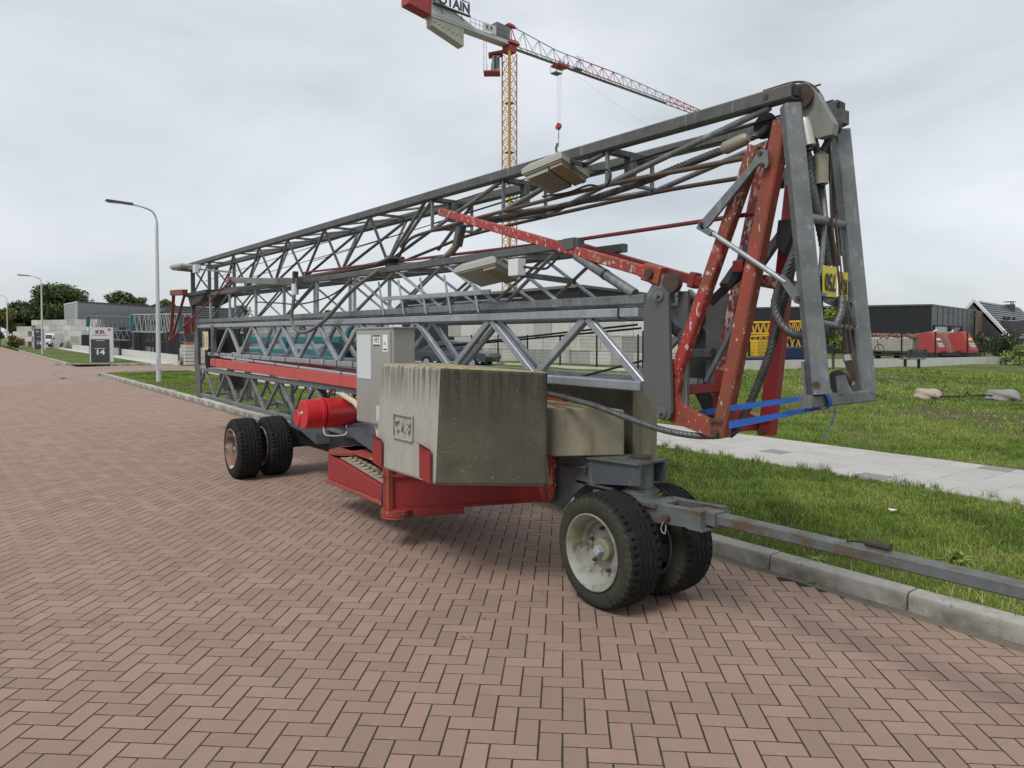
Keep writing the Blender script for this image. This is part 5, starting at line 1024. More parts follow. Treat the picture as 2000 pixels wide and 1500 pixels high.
car_like('parked_car', 'dark blue grey sedan parked behind the mesh fence, right of the switch cabinet', 'car', (19.5+1.0,32.3,.05), R(-62), sedan, [[(1.05,.97),(.55,1.33),(-.15,1.40),(-.15,.97)],[(-.22,.97),(-.22,1.40),(-.95,1.34),(-1.5,.99)]], 1.75, car_m, (-1.35,1.4), .31, sed_front)
car_like('parked_car', 'dark car half hidden behind the teal crane parts, left of the switch cabinet', 'car', (17.688,39.234)+(.05,), R(-62), sedan, [[(1.05,.97),(.55,1.33),(-.15,1.40),(-.15,.97)]], 1.75, black, (-1.35,1.4), .31, sed_front)
van = [(-1.9,.35),(1.6,.35),(1.95,.5),(1.95,.80),(1.75,1.0),(1.1,1.12),(.7,1.72),(.4,1.86),(-1.9,1.86)]
def van_front(t, h):
    MB().add([(1.13,-h+.08,1.13),(1.13,h-.08,1.13),(.72,h-.24,1.70),(.72,-h+.24,1.70)], [(0,1,2,3)]).obj('windscreen', glass_m, t)
    MB().box(1.94,1.965,-h+.15,h-.15,.38,.62).obj('bumper', black, t); MB().box(1.965,1.97,-.3,.3,.45,.55).obj('number_plate', mat('amber_plate', (.6,.35,.05), .5), t)
    for s in (-1, 1): MB().box(1.88,1.958,s*(h-.22)-.14,s*(h-.22)+.14,.72,.88).obj('headlight', galv_new, t)
    for s in (-1, 1): MB().box(.95,1.1,s*(h+.08)-.08,s*(h+.08)+.08,1.1,1.3).obj('mirror', black, t)
car_like('parked_van', 'small white van facing the road before the concrete block wall', 'van', (7.886,116.586)+(.25,), R(-122), van, [], 1.75, van_m, (-1.2,1.25), .3, van_front)
b_ = (4.815,121.388); ob = thing('barrel', 'orange barrel before the stacked concrete blocks at far left', 'barrel', (b_[0],b_[1],0)); MB().lathe([(0,.3),(.02,.32),(.45,.33),(.5,.34),(.55,.33),(1.0,.32),(1.02,.3)], (b_[0],b_[1],.4), (0,0,1), 20).obj('drum', orange_m, ob, True)

# ---------------------------------------------------------------- stored crane sections
def lattice(part, p, q, w, h, bays, m, r=.04, lr=.02, name='chord'):
    p = Vec(p); q = Vec(q); d = (q-p); e = d.normalized(); s = Vec((-e.y,e.x,0)).normalized()*w; u = Vec((0,0,h))
    for o in (Vec((0,0,0)), s, u, s+u): MB().bar(p+o, q+o, r*2, r*2).obj(name, m, part)
    lm = MB()
    for k in range(bays):
        a, b = p+d*k/bays, p+d*(k+1)/bays; c = (a+b)/2
        for o in (Vec((0,0,0)), s): lm.bar(a+o, c+o+u, lr*2, lr*2); lm.bar(c+o+u, b+o, lr*2, lr*2)
        for o in (Vec((0,0,0)), u): lm.bar(a+o, b+o+s, lr*2, lr*2)
    o = lm.obj('lacing', m, part); o['kind'] = 'stuff'
def hp(px, py, Y, z): x = px; return (x[0], x[1], z)
def boom(label, a, b, w, h, bays, m, cat='crane part', em=None, legs=True):
    t = thing('stored_boom', label, cat, (a[0],a[1],0)); lattice(t, a, b, w, h, bays, m)
    if em:
        for p in (a, b): MB().box(p[0]-.15,p[0]+.15,p[1]-.2,p[1]+.3,p[2]+.1,p[2]+h).obj('end_fitting', em, t, False, .08)
    if legs:
        for f in (.15,.85): c = Vec(a).lerp(Vec(b), f); MB().box(c.x-.4,c.x+.4,c.y-.3,c.y+.3,0,a[2]-.03).obj('trestle', steel_dark, t)
    return t
boom('grey lattice boom with teal ends stored behind the left fence, nearest the totem sign', (8.101,76.424,2.528), (10.610,69.542,2.345), .9, 1.1, 10, tdark, em=teal_m)
boom('grey lattice boom section stored behind the left fence, right of the street lamp base', (9.990,65.007,2.096), (11.774,56.170,1.982), 1.0, 1.4, 9, tgrey, em=teal_m)
boom('lower grey lattice boom lying under the others behind the left fence', (8.138,73.897,1.489), (11.846,58.615,1.292), .9, .8, 14, tdark)
t = thing('stored_teal_crane', 'teal crane carriage stored behind the mesh fence, seen through the mast', 'crane part', (14.769,38.923)+(0,))
for y0, y1, x0, x1, th in ((655,668,485,660,.5), (677,692,495,655,.6)):
    pass
a, b = (13.206,45.096,1.498), (16.342,37.744,1.518); MB().bar(a, b, .5, .42).obj('carriage_beam', teal_m, t); a, b = (13.272,43.796,0.759), (15.637,37.022,0.792); MB().bar(a, b, .6, .5).obj('carriage_beam', teal_m, t)
for px_ in ((13.895,43.329,1.131), (14.541,41.595,1.115), (15.694,38.230,1.115)): MB().bar((px_[0],px_[1],0), (px_[0],px_[1],1.5), .25, .25).obj('carriage_post', teal_m, t)
MB().tube(spline([(16.936,38.548,0.745), (16.964,38.527,1.631), (17.108,38.419,2.163), (17.322,38.259,2.340)]), .16, 10).obj('luffing_ram', teal_m, t, True)
boom('pale lattice boom lying across the teal carriage behind the mesh fence', (13.839,48.371,1.957), (19.851,38.862,2.061), .8, .55, 16, tgrey, legs=False)
# yellow and blue stored crane in the yard
t = thing('stored_yellow_crane', 'yellow lattice crane with navy chassis stored in the yard behind the red legs', 'crane part', (40.607,27.045)+(0,))
lattice(t, (41.387,31.460,1.900), (43.114,25.165,1.952), 1.0, .75, 16, yel_m, .06, .022); lattice(t, (39.600,30.300,0.578), (41.376,23.968,0.832), 1.1, 1.05, 9, yel_m, .065, .03, 'boom_chord')
MB().box(*[c for pr in zip((36.225,25.331), (37.364,24.477)) for c in sorted(pr)], .55, 1.5).obj('counterweight_box', yel_m, t, False, .03)
a = (35.726,24.706,0.740); MB().box(a[0]-.06,a[0]+.06,a[1]-.05,a[1]+.05,.55,1.45).obj('warning_strip', print_k, t)
a, b = (36.292,25.906,0.280), (37.377,21.342,0.381); MB().bar(a, b, 1.2, .35).obj('chassis', blue_m, t)
a, b = (36.731,23.077,0.756), (36.829,21.879,0.778); bx = MB().bar(a, b, 1.0, .75).obj('engine_box', blue_m, t)
a = (40.560,30.830,1.614); MB().box(a[0]-.4,a[0]+.4,a[1]-.4,a[1]+.4,.3,2.2).obj('slewing_tower', blue_m, t)
# long trailer with rubble and three red machine hoods
t = thing('rubble_skip', 'long grey boarded container heaped with broken brick, behind the meadow fence', 'container', (45.443,20.918)+(0,))
a, b = (45.906,23.070,1.223), (45.567,19.575,1.193); MB().bar(a, b, 1.6, .95).obj('boarded_side', brick_stack, t); a2, b2 = (45.781,23.165,0.526), (45.417,17.187,0.656); MB().bar(a2, b2, 1.4, .12).obj('chassis', steel_dark, t)
for k in range(5): c = Vec(a2).lerp(Vec(b2), .1+.2*k); MB().lathe([(-.15,.42),(.15,.42)], (c.x,c.y-.4,.45), (.4,-.9,0), 16).obj('wheel', rubber, t, True)
rm = MB(); A_, B_ = Vec(a), Vec(b); dd = (B_-A_).normalized(); ssd = Vec((-dd.y,dd.x,0))
for k in range(260):
    c = A_.lerp(B_, random.random())+ssd*random.uniform(-.7,.7)+Vec((0,0,.46+random.random()*.12)); s = random.uniform(.05,.16); M = Matrix.Translation(c) @ Matrix.Rotation(random.random()*6, 4, Vec((random.random(),random.random(),random.random()+.1)))
    rm.add([M @ Vec((x*s,y*s*.6,z*s*.5)) for x,y,z in ((-1,-1,-1),(1,-1,-1),(1,1,-1),(-1,1,-1),(-1,-1,1),(1,-1,1),(1,1,1),(-1,1,1))], [(0,3,2,1),(4,5,6,7),(0,1,5,4),(1,2,6,5),(2,3,7,6),(3,0,4,7)])
o = rm.obj('rubble', debris_m, t); o['kind'] = 'stuff'
def hood(px_, w, label, body, plate):
    # slanting machine hood: p base point, built along the yard fence
    t = thing('machine_hood', label, 'machine', (px_[0],px_[1],0), 'red machine hoods on trailers', False, R(-92)); h0, h1 = .75, 2.0
    pr = [(-w*.42,h0),(w*.5,h0),(w*.5,h0+.15),(w*.12,h1-.05),(-w*.0,h1),(-w*.42,h1-.1)]
    MB().prism([(x,-.45,z) for x,z in pr], (0,.9,0)).obj('hood_shell', body, t, False, .03)
    sl = Vec((w*.12-w*.5,0,h1-h0-.2)).normalized(); 
    for z, hh, m in ((.62,.16,plate), (.3,.30,mat('dull_white_panel', (.42,.38,.35), .6, 0, .25, 4))):
        c = Vec((w*.5,-.0,h0+.15)).lerp(Vec((w*.12,0,h1-.05)), z); n_ = Vec((sl.z,0,-sl.x)); u = sl*hh
        MB().hexa([c-u*.5+Vec((0,-.34,0)), c+u*.5+Vec((0,-.34,0)), c+u*.5+Vec((0,.34,0)), c-u*.5+Vec((0,.34,0))], [p+n_*.012 for p in (c-u*.5+Vec((0,-.34,0)), c+u*.5+Vec((0,-.34,0)), c+u*.5+Vec((0,.34,0)), c-u*.5+Vec((0,.34,0)))]).obj('name_plate', m, t)
    MB().box(-w*.4,w*.45,-.5,.5,.45,h0-.01).obj('undercarriage', steel_dark, t)
    for y in (-.55,.4): MB().lathe([(0,.3),(.15,.3)], (0,y,.3), (0,1,0), 16).obj('wheel', rubber, t, True)
hood((45.046,18.716), 1.35, 'dull red slanted machine hood with a pale plate at the end of the rubble container', red_far, sign_w)
hood((46.233,18.325), .95, 'narrow weathered machine hood with a yellow plate between the two red ones', mat('greyed_red_shell', (.30,.16,.13), .7, 0, .3, 3), sign_y)
hood((46.302,17.523), 1.35, 'bright red slanted machine hood with a yellow plate, rightmost of the three', red_far, sign_y)
# yard lights and bicycle behind the fence
def yard_lamp(p, label):
    t = thing('yard_lamp', label, 'lamp', (p[0],p[1],0), 'white clustered yard lamps'); MB().tube([(p[0],p[1],0),(p[0],p[1],p[2])], .03, 8).obj('pole', fence_m, t)
    for k in range(5):
        a = k*1.256; MB().lathe([(-.06,.02),(-.03,.10),(.03,.10),(.05,.03)], (p[0]+.26*math.cos(a),p[1]-.1,p[2]+.22*math.sin(a)), (.2,-1,-.2), 12).obj('lamp_head', white_m, t, True)
yard_lamp((49.453,20.410,1.886), 'cluster of white lamps before the left roller door'); yard_lamp((50.302,19.773,1.819), 'cluster of white lamps before the right roller door'); yard_lamp((56.642,20.019,1.468), 'white lamp cluster in front of the timber clad wall')
bp = (40.221,19.835,1.057); t = thing('bicycle', 'bicycle leaning on the fence by the rubble container', 'bicycle', (bp[0],bp[1],.62))
bd = Vec((.93,-.36,0)); B0 = Vec(bp)
for s in (-.5,.5):
    MB().tube([B0+bd*s+Vec((0,0,-.1))+bd*.32*math.cos(a)+Vec((0,0,.32*math.sin(a))) for a in np.linspace(0,6.283,21)], .022, 6).obj('wheel', rubber, t)
    MB().tube([B0+bd*s+Vec((0,0,-.1)), B0+bd*s*.7+Vec((0,0,.45))], .02, 6).obj('frame_tube', blue_m, t)
for a, b in (((-.5,-.1),(0,-.1)), ((0,-.1),(.4,.38)), ((0,-.1),(-.2,.4)), ((-.2,.36),(.38,.34)), ((-.2,.36),(-.5,-.1))): MB().tube([B0+bd*a[0]+Vec((0,0,a[1])), B0+bd*b[0]+Vec((0,0,b[1]))], .02, 6).obj('frame_tube', galv_new, t)
MB().box(B0.x-.3,B0.x-.1,B0.y,B0.y+.15,B0.z+.4,B0.z+.46).obj('saddle', black, t)

# ---------------------------------------------------------------- buildings
def building(name, label, cat, foot, h, m_list, z0=-.05):
    t = thing(name, label, cat, (foot[0][0],foot[0][1],0)); n = len(foot)
    for i in range(n):
        a, b = Vec(foot[i]+(0,)), Vec(foot[(i+1)%n]+(0,)); MB().add([(a.x,a.y,z0),(b.x,b.y,z0),(b.x,b.y,h),(a.x,a.y,h)], [(0,1,2,3)]).obj('wall', m_list[i % len(m_list)], t)
    MB().prism([(p[0],p[1],h-.02) for p in foot], (0,0,.12)).obj('roof', clad_md, t)
    return t
def on_wall(p, q, s0, s1, z0, z1, off=.06):
    p, q = Vec(p+(0,)), Vec(q+(0,)); d = (q-p); n_ = Vec((d.y,-d.x,0)).normalized()
    if n_.dot(p) > 0: n_ = -n_
    a, b = p+d*s0+n_*off, p+d*s1+n_*off
    return [(a.x,a.y,z0),(b.x,b.y,z0),(b.x,b.y,z1),(a.x,a.y,z1)], -n_*.05
def panel(t, name, m, *a, **k): pts, off = on_wall(*a, **k); return MB().prism(pts, off).obj(name, m, t)
def seams(t, p, q, n, z0, z1, m, w=.03):
    P, Q = Vec(p+(0,)), Vec(q+(0,)); L_ = (Q-P).length
    for k in range(1, n): panel(t, 'cladding_seam', m, p, q, k/n-w/L_/2, k/n+w/L_/2, z0, z1, off=.03)
# grey shed on the left
c, l_, r_ = (12.274,128.295), (11.427,140.179), (27.444,143.167)
bk = tuple(np.add(np.subtract(l_, c), r_))
t = building('grey_shed', 'large grey metal clad shed behind the concrete block wall on the left', 'building', [c, l_, bk, r_], 7.1, [clad_gr])
seams(t, c, r_, 24, .2, 7.0, clad_gr, .12); panel(t, 'gutter', clad_md, c, r_, 0, 1, 6.95, 7.15); panel(t, 'gutter', post_w, c, l_, 0, 1, 6.95, 7.15)
for s in (.3,.75): w = panel(t, 'window', glass_m, c, l_, s-.12, s+.12, 3.0, 3.7)
MB().tube([(c[0]-.2,c[1]-.2,0),(c[0]-.2,c[1]-.2,7)], .12, 8).obj('drainpipe', post_w, t)
for s in (.25,.55): panel(t, 'wall_lamp', white_m, c, l_, s, s+.06, 4.3, 4.5)
# louvred shed next to it
c2, r2_ = (21.997,114.752), (34.779,121.416); b2_ = (45.075,153.694); l2b = (27.971,147.772)
t = building('louvred_shed', 'dark grey shed with horizontal cladding behind the crane end', 'building', [c2, r2_, b2_, l2b], 6.2, [clad_md])
for k in range(9): panel(t, 'cladding_rib', clad_gr, c2, r2_, 0, 1, 3.0+k*.35, 3.09+k*.35, off=.08)
# low pale roofed hall seen through the jib
c3, r3 = (35.368,123.474), (51.718,101.212); b3 = (69.265,135.551); l3_ = (44.211,154.342)
building('long_hall', 'long low grey roofed hall far behind, visible through the inner jib', 'building', [c3, r3, b3, l3_], 4.6, [clad_gr])
# dark hall in the centre
c, l_, r_ = (37.118,40.911), (36.665,68.751), (68.092,51.431); bk = tuple(np.add(np.subtract(l_, c), r_))
t = building('dark_hall', 'dark hall with a light roof edge behind the concrete block wall', 'building', [c, l_, bk, r_], 5.55, [clad_dk])
panel(t, 'roof_edge', mat('weathered_roof_edge', (.16,.14,.11), .8, 0, .3, 2), c, l_, 0, 1, 5.5, 5.72, off=.25); panel(t, 'roof_edge', clad_md, c, r_, 0, 1, 5.5, 5.72, off=.25)
for s in (.30,.52,.74):
    w = panel(t, 'window_band', glass_m, c, l_, s, s+.16, 4.2, 4.9); panel(t, 'window_sill', post_w, c, l_, s, s+.16, 4.1, 4.19, off=.1)
panel(t, 'cornice', clad_gr, c, l_, .25, .95, 4.95, 5.05); MB().box(r_[0]-4,r_[0]-3.4,r_[1]-.4,r_[1],5.6,6.2).obj('roof_vent', clad_gr, t)
# black hall on the right with roller doors
c, l_, r_ = (64.338,26.747), (56.662,42.503), (81.851,29.862); bk = tuple(np.add(np.subtract(l_, c), r_))
t = building('black_hall', 'black flat roofed hall with two roller doors behind the yard on the right', 'building', [c, l_, bk, r_], 4.35, [clad_dk, clad_dk, clad_dk, clad_md])
seams(t, c, r_, 9, .1, 4.3, clad_dk, .03)
panel(t, 'eaves_trim', clad_md, c, l_, 0, 1, 4.3, 4.42); panel(t, 'eaves_trim', clad_md, c, r_, 0, 1, 4.3, 4.42)
for s0, s1 in ((.05,.31), (.39,.63)):
    d_ = panel(t, 'roller_door', glass_m, c, r_, s0, s1, .1, 2.55); panel(t, 'door_frame', clad_dk, c, r_, s0-.015, s1+.015, 2.55, 2.68, off=.1); panel(t, 'door_frame', clad_dk, c, r_, s0-.02, s0, .1, 2.68, off=.1); panel(t, 'door_frame', clad_dk, c, r_, s1, s1+.02, .1, 2.68, off=.1)
for s in (.35,.88): panel(t, 'wall_lamp', black, c, r_, s, s+.08, 3.85, 3.95, off=.3)
cw, rw = (81.332,29.626), (88.850,30.862); bw_, lw_ = (103.245,35.066), (101.431,36.427)
t = building('timber_annex', 'small timber clad annex with a window beside the black hall', 'building', [cw, rw, bw_, lw_], 4.25, [wood_m])
for k in range(1, 16): panel(t, 'timber_board', mat('timber_board_edge', (.11,.08,.055), .8), cw, rw, k/16-.008, k/16+.008, 1.6, 4.2, off=.02)
w = panel(t, 'window', glass_m, cw, rw, .5, .85, 2.0, 2.9); panel(t, 'window_mullion', white_m, cw, rw, .66,.70, 2.0, 2.9, off=.1); panel(t, 'lower_wall', clad_md, cw, rw, 0, 1, -.05, 1.6)
# gabled house at the right edge
t = thing('gabled_house', 'dark brick house with a steep tiled roof and white verge boards at the right edge', 'house', (88.660,31.005)+(0,))
A_ = Vec((85.073,31.195,5.603)); Rg = Vec((110.000,35.000,5.576)); E_ = Vec((83.513,27.366,1.564)); E2 = E_+(Rg-A_); E2.z = E_.z; W_ = A_*2-E_; W_.z = E_.z; W2 = W_+(Rg-A_); W2.z = E_.z
dn = Vec((0,0,-.12))
MB().prism([A_, Rg, E2, E_], dn).obj('roof', roof_m, t); MB().prism([A_, Rg, W2, W_], dn).obj('roof', roof_m, t)
g = Vec((.15,.35,0))
MB().add([tuple(A_+g+dn*2), tuple(E_+g+dn), (E_.x+g.x,E_.y+g.y,-.1), (W_.x+g.x,W_.y+g.y,-.1), tuple(W_+g+dn)], [(0,1,2,3,4)]).obj('gable_wall', dark_br, t)
MB().add([(E_.x-.4,E_.y+.3,E_.z-.1),(E2.x-.4,E2.y,E2.z-.1),(E2.x-.4,E2.y,-.1),(E_.x-.4,E_.y+.3,-.1)], [(0,1,2,3)]).obj('side_wall', dark_br, t)
for a, b in ((A_, E_), (A_, W_)): MB().bar(a+Vec((0,-.05,.02)), b+Vec((0,-.05,.02)), .12, .32).obj('verge_board', white_m, t)
rf = t.children[0]
for k in range(1, 15):
    f = k/15; a, b = A_.lerp(E_, f), Rg.lerp(E2, f); n_ = (Rg-A_).cross(E_-A_).normalized(); n_ = n_ if n_.z > 0 else -n_; MB().bar(a+n_*.03, b+n_*.03, .12, .06).obj('tile_course', mat('roof_tile_edge', (.03,.032,.035), .4), rf)
cp = Vec((102.066,33.451,5.330)); ck = MB().box(cp.x-.45,cp.x+.45,cp.y-.45,cp.y+.45,cp.z-1.2,cp.z+.35).obj('chimney', dark_br, rf)
for dx in (-.35,.35): MB().box(cp.x+dx-.05,cp.x+dx+.05,cp.y-.3,cp.y-.2,cp.z+.35,cp.z+.62).obj('chimney_leg', black, rf)
MB().box(cp.x-.55,cp.x+.55,cp.y-.5,cp.y+.5,cp.z+.62,cp.z+.70).obj('chimney_cap', black, rf)
dp = Vec((88.881,28.339,2.651)); dm = MB().box(dp.x-1.2,dp.x+2.0,dp.y-.8,dp.y+2.4,dp.z-.7,dp.z+.7).obj('dormer', dark_br, t); MB().box(dp.x+.1,dp.x+.7,dp.y-.86,dp.y-.8,dp.z-.4,dp.z+.4).obj('dormer_window', glass_m, dm)
for pp in ((91.145,30.391,3.711), (92.668,30.499,3.707), (94.293,30.530,3.703)): MB().box(pp[0]-.14,pp[0]+.14,pp[1]-.2,pp[1]+.05,pp[2]-.15,pp[2]+.22).obj('roof_light', black, rf)
vp = (76.026,25.481,1.197); MB().box(vp[0]-2.5,vp[0]+2.6,vp[1]-.4,vp[1]+.6,vp[2]-.12,vp[2]+.05).obj('porch_roof', clad_md, t)
for dx in (-2.3,0,2.4): MB().box(vp[0]+dx-.07,vp[0]+dx+.07,vp[1]-.3,vp[1]-.2,0,vp[2]-.12).obj('porch_post', fence_m, t)

# ---------------------------------------------------------------- meadow furniture and planting
t = thing('park_bench', 'dark slatted park bench in front of the pale plinth at the back of the meadow', 'bench', (34.788,15.288,0.120)); o_ = Vec(t.location); o_.z = float(gz(o_.x, o_.y))-.02; t.location = o_; t['_baked'] = tuple(o_)
bd = Vec((.94,-.34,0)); bs = Vec((.34,.94,0))
for k in range(4): MB().bar(o_+bs*(k*.11-.2)-bd*.6+Vec((0,0,.45)), o_+bs*(k*.11-.2)+bd*.6+Vec((0,0,.45)), .09, .035).obj('seat_slat', lum_m, t)
for k in range(4): MB().bar(o_-bs*(.26+k*.02)-bd*.6+Vec((0,0,.55+k*.1)), o_-bs*(.26+k*.02)+bd*.6+Vec((0,0,.55+k*.1)), .03, .085).obj('back_slat', lum_m, t)
for s in (-.4,.4):
    MB().bar(o_+bd*s+Vec((0,0,-.05)), o_+bd*s+Vec((0,0,.43)), .12, .10).obj('leg', black, t); MB().bar(o_+bd*s-bs*.22+Vec((0,0,.45)), o_+bd*s-bs*.34+Vec((0,0,.92)), .04, .05).obj('back_support', black, t)
def boulder(px_, sx_, sy, sz, m, label, rz=0.):
    bm = bmesh.new(); bmesh.ops.create_icosphere(bm, subdivisions=4, radius=1)
    for v in bm.verts:
        p = v.co.copy(); f = 1+.16*math.sin(p.x*2.7+px_[0])*math.cos(p.y*3.1+1)+.09*math.sin(p.z*5+p.x*4)+.04*math.sin(p.y*11+p.x*7); f *= 1-.12*max(0, abs(p.x)-.6)
        v.co = Vec((p.x*sx_*f, p.y*sy*f, max(p.z, -.3)*sz*f))
    me = bpy.data.meshes.new('boulder'); bm.to_mesh(me); bm.free(); me.materials.append(m); me.polygons.foreach_set('use_smooth', [True]*len(me.polygons))
    o = link('boulder', me); o.location = (px_[0], px_[1], float(gz(px_[0], px_[1]))+sz*.22); o.rotation_euler = (0,0,rz); tag(o, label, 'boulder', 'boulders in the meadow'); return o
g1 = (18.448,7.730,0.200); g2 = (19.445,6.464,0.200)
bo1 = boulder(g1, .30, .26, .19, stone_a, 'beige boulder with a small dark plate in the meadow', R(-40)); boulder(g2, .36, .30, .19, stone_b, 'grey boulder at the right end of the meadow chain', R(-40))
MB().box(-.05,.04,-.275,-.262,-.06,.08).obj('name_plate', black, bo1)
t = thing('boulder_chain', 'thick sagging chain lying between the two boulders', 'chain', (19.284,7.281,0.200)); P = spline([(17.898,7.232,0.300), (18.677,7.274,0.220), (19.325,7.072,0.200), (19.195,6.614,0.300)], 12)
P = [Vec((p.x,p.y,float(gz(p.x,p.y))+.05+.09*abs(i/36-.5))) for i, p in enumerate(P)]
for i in range(0, len(P)-1): MB().bar(P[i], P[i+1], .05 if i % 2 else .025, .025 if i % 2 else .05).obj('chain_link', steel_dark, t)

def tree(label, base, h, cr, trunk_h, n, leaf, lm, group='trees beyond the yard', lobes=9, spread=1., cat='tree', zs=.62, name='tree', seed=1):
    rs = np.random.default_rng(seed); rr = random.Random(seed); t = thing(name, label, cat, (base[0],base[1],0), group); B = Vec((base[0],base[1],0))
    m = MB(); r0 = max(.03, h*.018)
    top = B+Vec((rr.uniform(-.04,.04)*h, rr.uniform(-.04,.04)*h, h*.86)); m.tube([B-Vec((0,0,.2)), B.lerp(top,.35), B.lerp(top,.7), top], [r0*1.25,r0,r0*.6,r0*.2], 8)
    cs_ = []
    for k in range(lobes):
        a = rr.uniform(0,6.283); rad = cr*spread*math.sqrt(rr.random())*.75; z = trunk_h+(h-trunk_h)*(.15+.72*rr.random()); rad *= 1.15-.75*max(0,(z-trunk_h)/(h-trunk_h)-.35)
        c = B+Vec((math.cos(a)*rad, math.sin(a)*rad, z)); lr_ = cr*rr.uniform(.26,.46); cs_.append((c, lr_))
        m.tube([B.lerp(top, min(.8,max(.15,(z/h)*.75))), (B.lerp(top, z/h*.8)+c)/2+Vec((0,0,.05*h)), c], [r0*.45,r0*.28,r0*.08], 6)
    m.obj('trunk', bark_m, t, True)
    wts = np.array([l**2 for c, l in cs_]); wts /= wts.sum(); ci = rs.choice(len(cs_), n, p=wts)
    C_ = np.array([tuple(c) for c, l in cs_])[ci]; Lr = np.array([l for c, l in cs_])[ci]
    d = rs.normal(size=(n,3)); d /= np.linalg.norm(d, axis=1)[:,None]; rad = Lr*(.55+.5*rs.random(n)**.6)*(1+.18*rs.normal(size=n)); P = C_+d*rad[:,None]*np.array([1,1,zs])
    a = rs.normal(size=(n,3)); a /= np.linalg.norm(a,axis=1)[:,None]; nv_ = d+.9*rs.normal(size=(n,3)); b = np.cross(a, nv_); b /= np.linalg.norm(b,axis=1)[:,None]; s = leaf*rs.uniform(.6,1.4,n)[:,None]
    V4 = np.stack([P-a*s, P+b*s*.55, P+a*s, P-b*s*.55], 1).reshape(-1,3)
    ti = np.clip(.5+.25*rs.normal(size=n)+.15*(d[:,2]), 0, 1)
    bulk('crown', V4, np.full(n,4), np.arange(4*n), lm, np.repeat(ti,4), None, t)
    return t
tree('big dark oak behind the grey shed, tallest on the left', (13.972,177.021), 13.0, 6.2, 2.5, 9000, .30, leaf_b, lobes=26, seed=3)
tree('dark bushy tree left of the tall oak, behind the block stack', (8.367,187.474), 9.6, 4.6, 1.0, 6500, .28, leaf_a, lobes=18, seed=4)
tree('dark tree between the bushy tree and the second lamp', (11.378,197.716), 10.0, 4.2, 1.0, 5500, .28, leaf_a, lobes=16, seed=14)
tree('yellowing tree cut by the left picture edge', (2.974,160.269), 7.2, 3.2, 1.0, 4000, .24, leaf_c, lobes=14, seed=5)
tree('low dark tree behind the far verge lamp', (6.024,182.982), 7.5, 3.6, .8, 4500, .27, leaf_a, lobes=14, seed=15)
tree('thin topped tree behind the right part of the tall oak', (20.535,197.099), 11.0, 2.6, 3, 2200, .26, leaf_a, lobes=12, seed=6)
tree('open crowned tree above the grey shed roof, left of the street lamp', (24.685,168.986), 11.8, 3.6, 4, 5200, .27, leaf_b, lobes=26, seed=7)
tree('slimmer tree beside the open crowned one above the shed roof', (28.365,172.476), 10.8, 2.6, 4, 3000, .25, leaf_b, lobes=22, seed=8)
tree('tree top just right of the street lamp above the shed', (31.424,163.932), 10.6, 2.6, 4, 3000, .26, leaf_c, lobes=20, seed=9)
tree('tree seen through the far end of the inner jib', (40.618,144.536), 7.6, 3.6, 2, 3000, .26, leaf_b, lobes=12, seed=10)
tree('small round tree seen through the jib above the long hall', (53.008,128.994), 6.9, 1.6, 2, 1200, .24, leaf_b, lobes=8, seed=11)
tree('small tree top seen through the jib beside the dark hall', (59.384,124.212), 6.6, 1.7, 2, 1200, .24, leaf_b, lobes=8, seed=12)
tree('slender young tree standing in the meadow behind the crane head frame', (29.392,16.125,0.200), 3.25, .62, .9, 2300, .060, leaf_s, 'young trees in the meadow', 16, 1., 'tree', 1.1, 'young_tree', 13)
tree('yellow green shrub at the right end of the plinth', (43.236,13.823), 1.25, .95, .05, 2600, .055, leaf_s, 'shrubs by the plinth', 14, 1.1, 'shrub', .8, 'shrub', 21)
tree('dark hedge plant beyond the fence by the house', (52.680,17.990), 1.9, 1.5, .1, 2600, .09, leaf_a, 'shrubs by the plinth', 14, 1.2, 'shrub', .8, 'shrub', 22)
tree('low green bush beside the orange barrel', (4.019,120.736), 1.8, 1.4, .1, 900, .16, leaf_c, 'shrubs by the plinth', 8, 1.2, 'shrub', .8, 'shrub', 23)

# ---------------------------------------------------------------- tower crane behind
P0 = Vec((62.700,84.225,44.012)); P1 = Vec((107.522,87.858,43.720)); JD = (P1-P0); JD.z = 0; JL = JD.length; JD.normalize(); JS = Vec((-JD.y, JD.x, 0)); ZB = P0.z
tc = thing('tower_crane', 'tall tower crane with ochre lattice mast and red and grey jib rising behind the hall', 'crane', (P0.x,P0.y,0))
def J(s, l, z): return P0+JD*s+JS*l+Vec((0,0,z))
mast = sub('mast', tc); fw = Vec((.6,.8,0)); rt = Vec((.8,-.6,0)); k_ = 1.06; cor = [fw*k_, rt*k_, -fw*k_, -rt*k_]
MH = ZB-1.0
for i, c_ in enumerate(cor): MB().bar((P0.x+c_.x,P0.y+c_.y,0), (P0.x+c_.x,P0.y+c_.y,MH), .36 if i == 2 else .16, .36 if i == 2 else .16).obj('mast_chord', mast_y, mast)
lm = MB(); nb_ = 30
for i in range(4):
    a, b = cor[i], cor[(i+1)%4]
    for k in range(nb_):
        z0, z1 = MH*k/nb_, MH*(k+1)/nb_; p, q = (a, b) if k % 2 else (b, a); zm = (z0+z1)/2
        lm.bar((P0.x+p.x,P0.y+p.y,z0), (P0.x+q.x,P0.y+q.y,z1), .075, .075); lm.bar((P0.x+a.x,P0.y+a.y,z0), (P0.x+b.x,P0.y+b.y,z0), .05, .05)
        lm.bar((P0.x+q.x,P0.y+q.y,z0), (P0.x+(p.x+q.x)/2,P0.y+(p.y+q.y)/2,zm), .05, .05)
lm.obj('lacing', mast_y, mast)['kind'] = 'stuff'
for k in range(1, 6): z = MH*k/6; MB().box(P0.x-.5,P0.x+.5,P0.y-.5,P0.y+.5,z-.05,z+.05).obj('mast_platform', rust_m, mast)
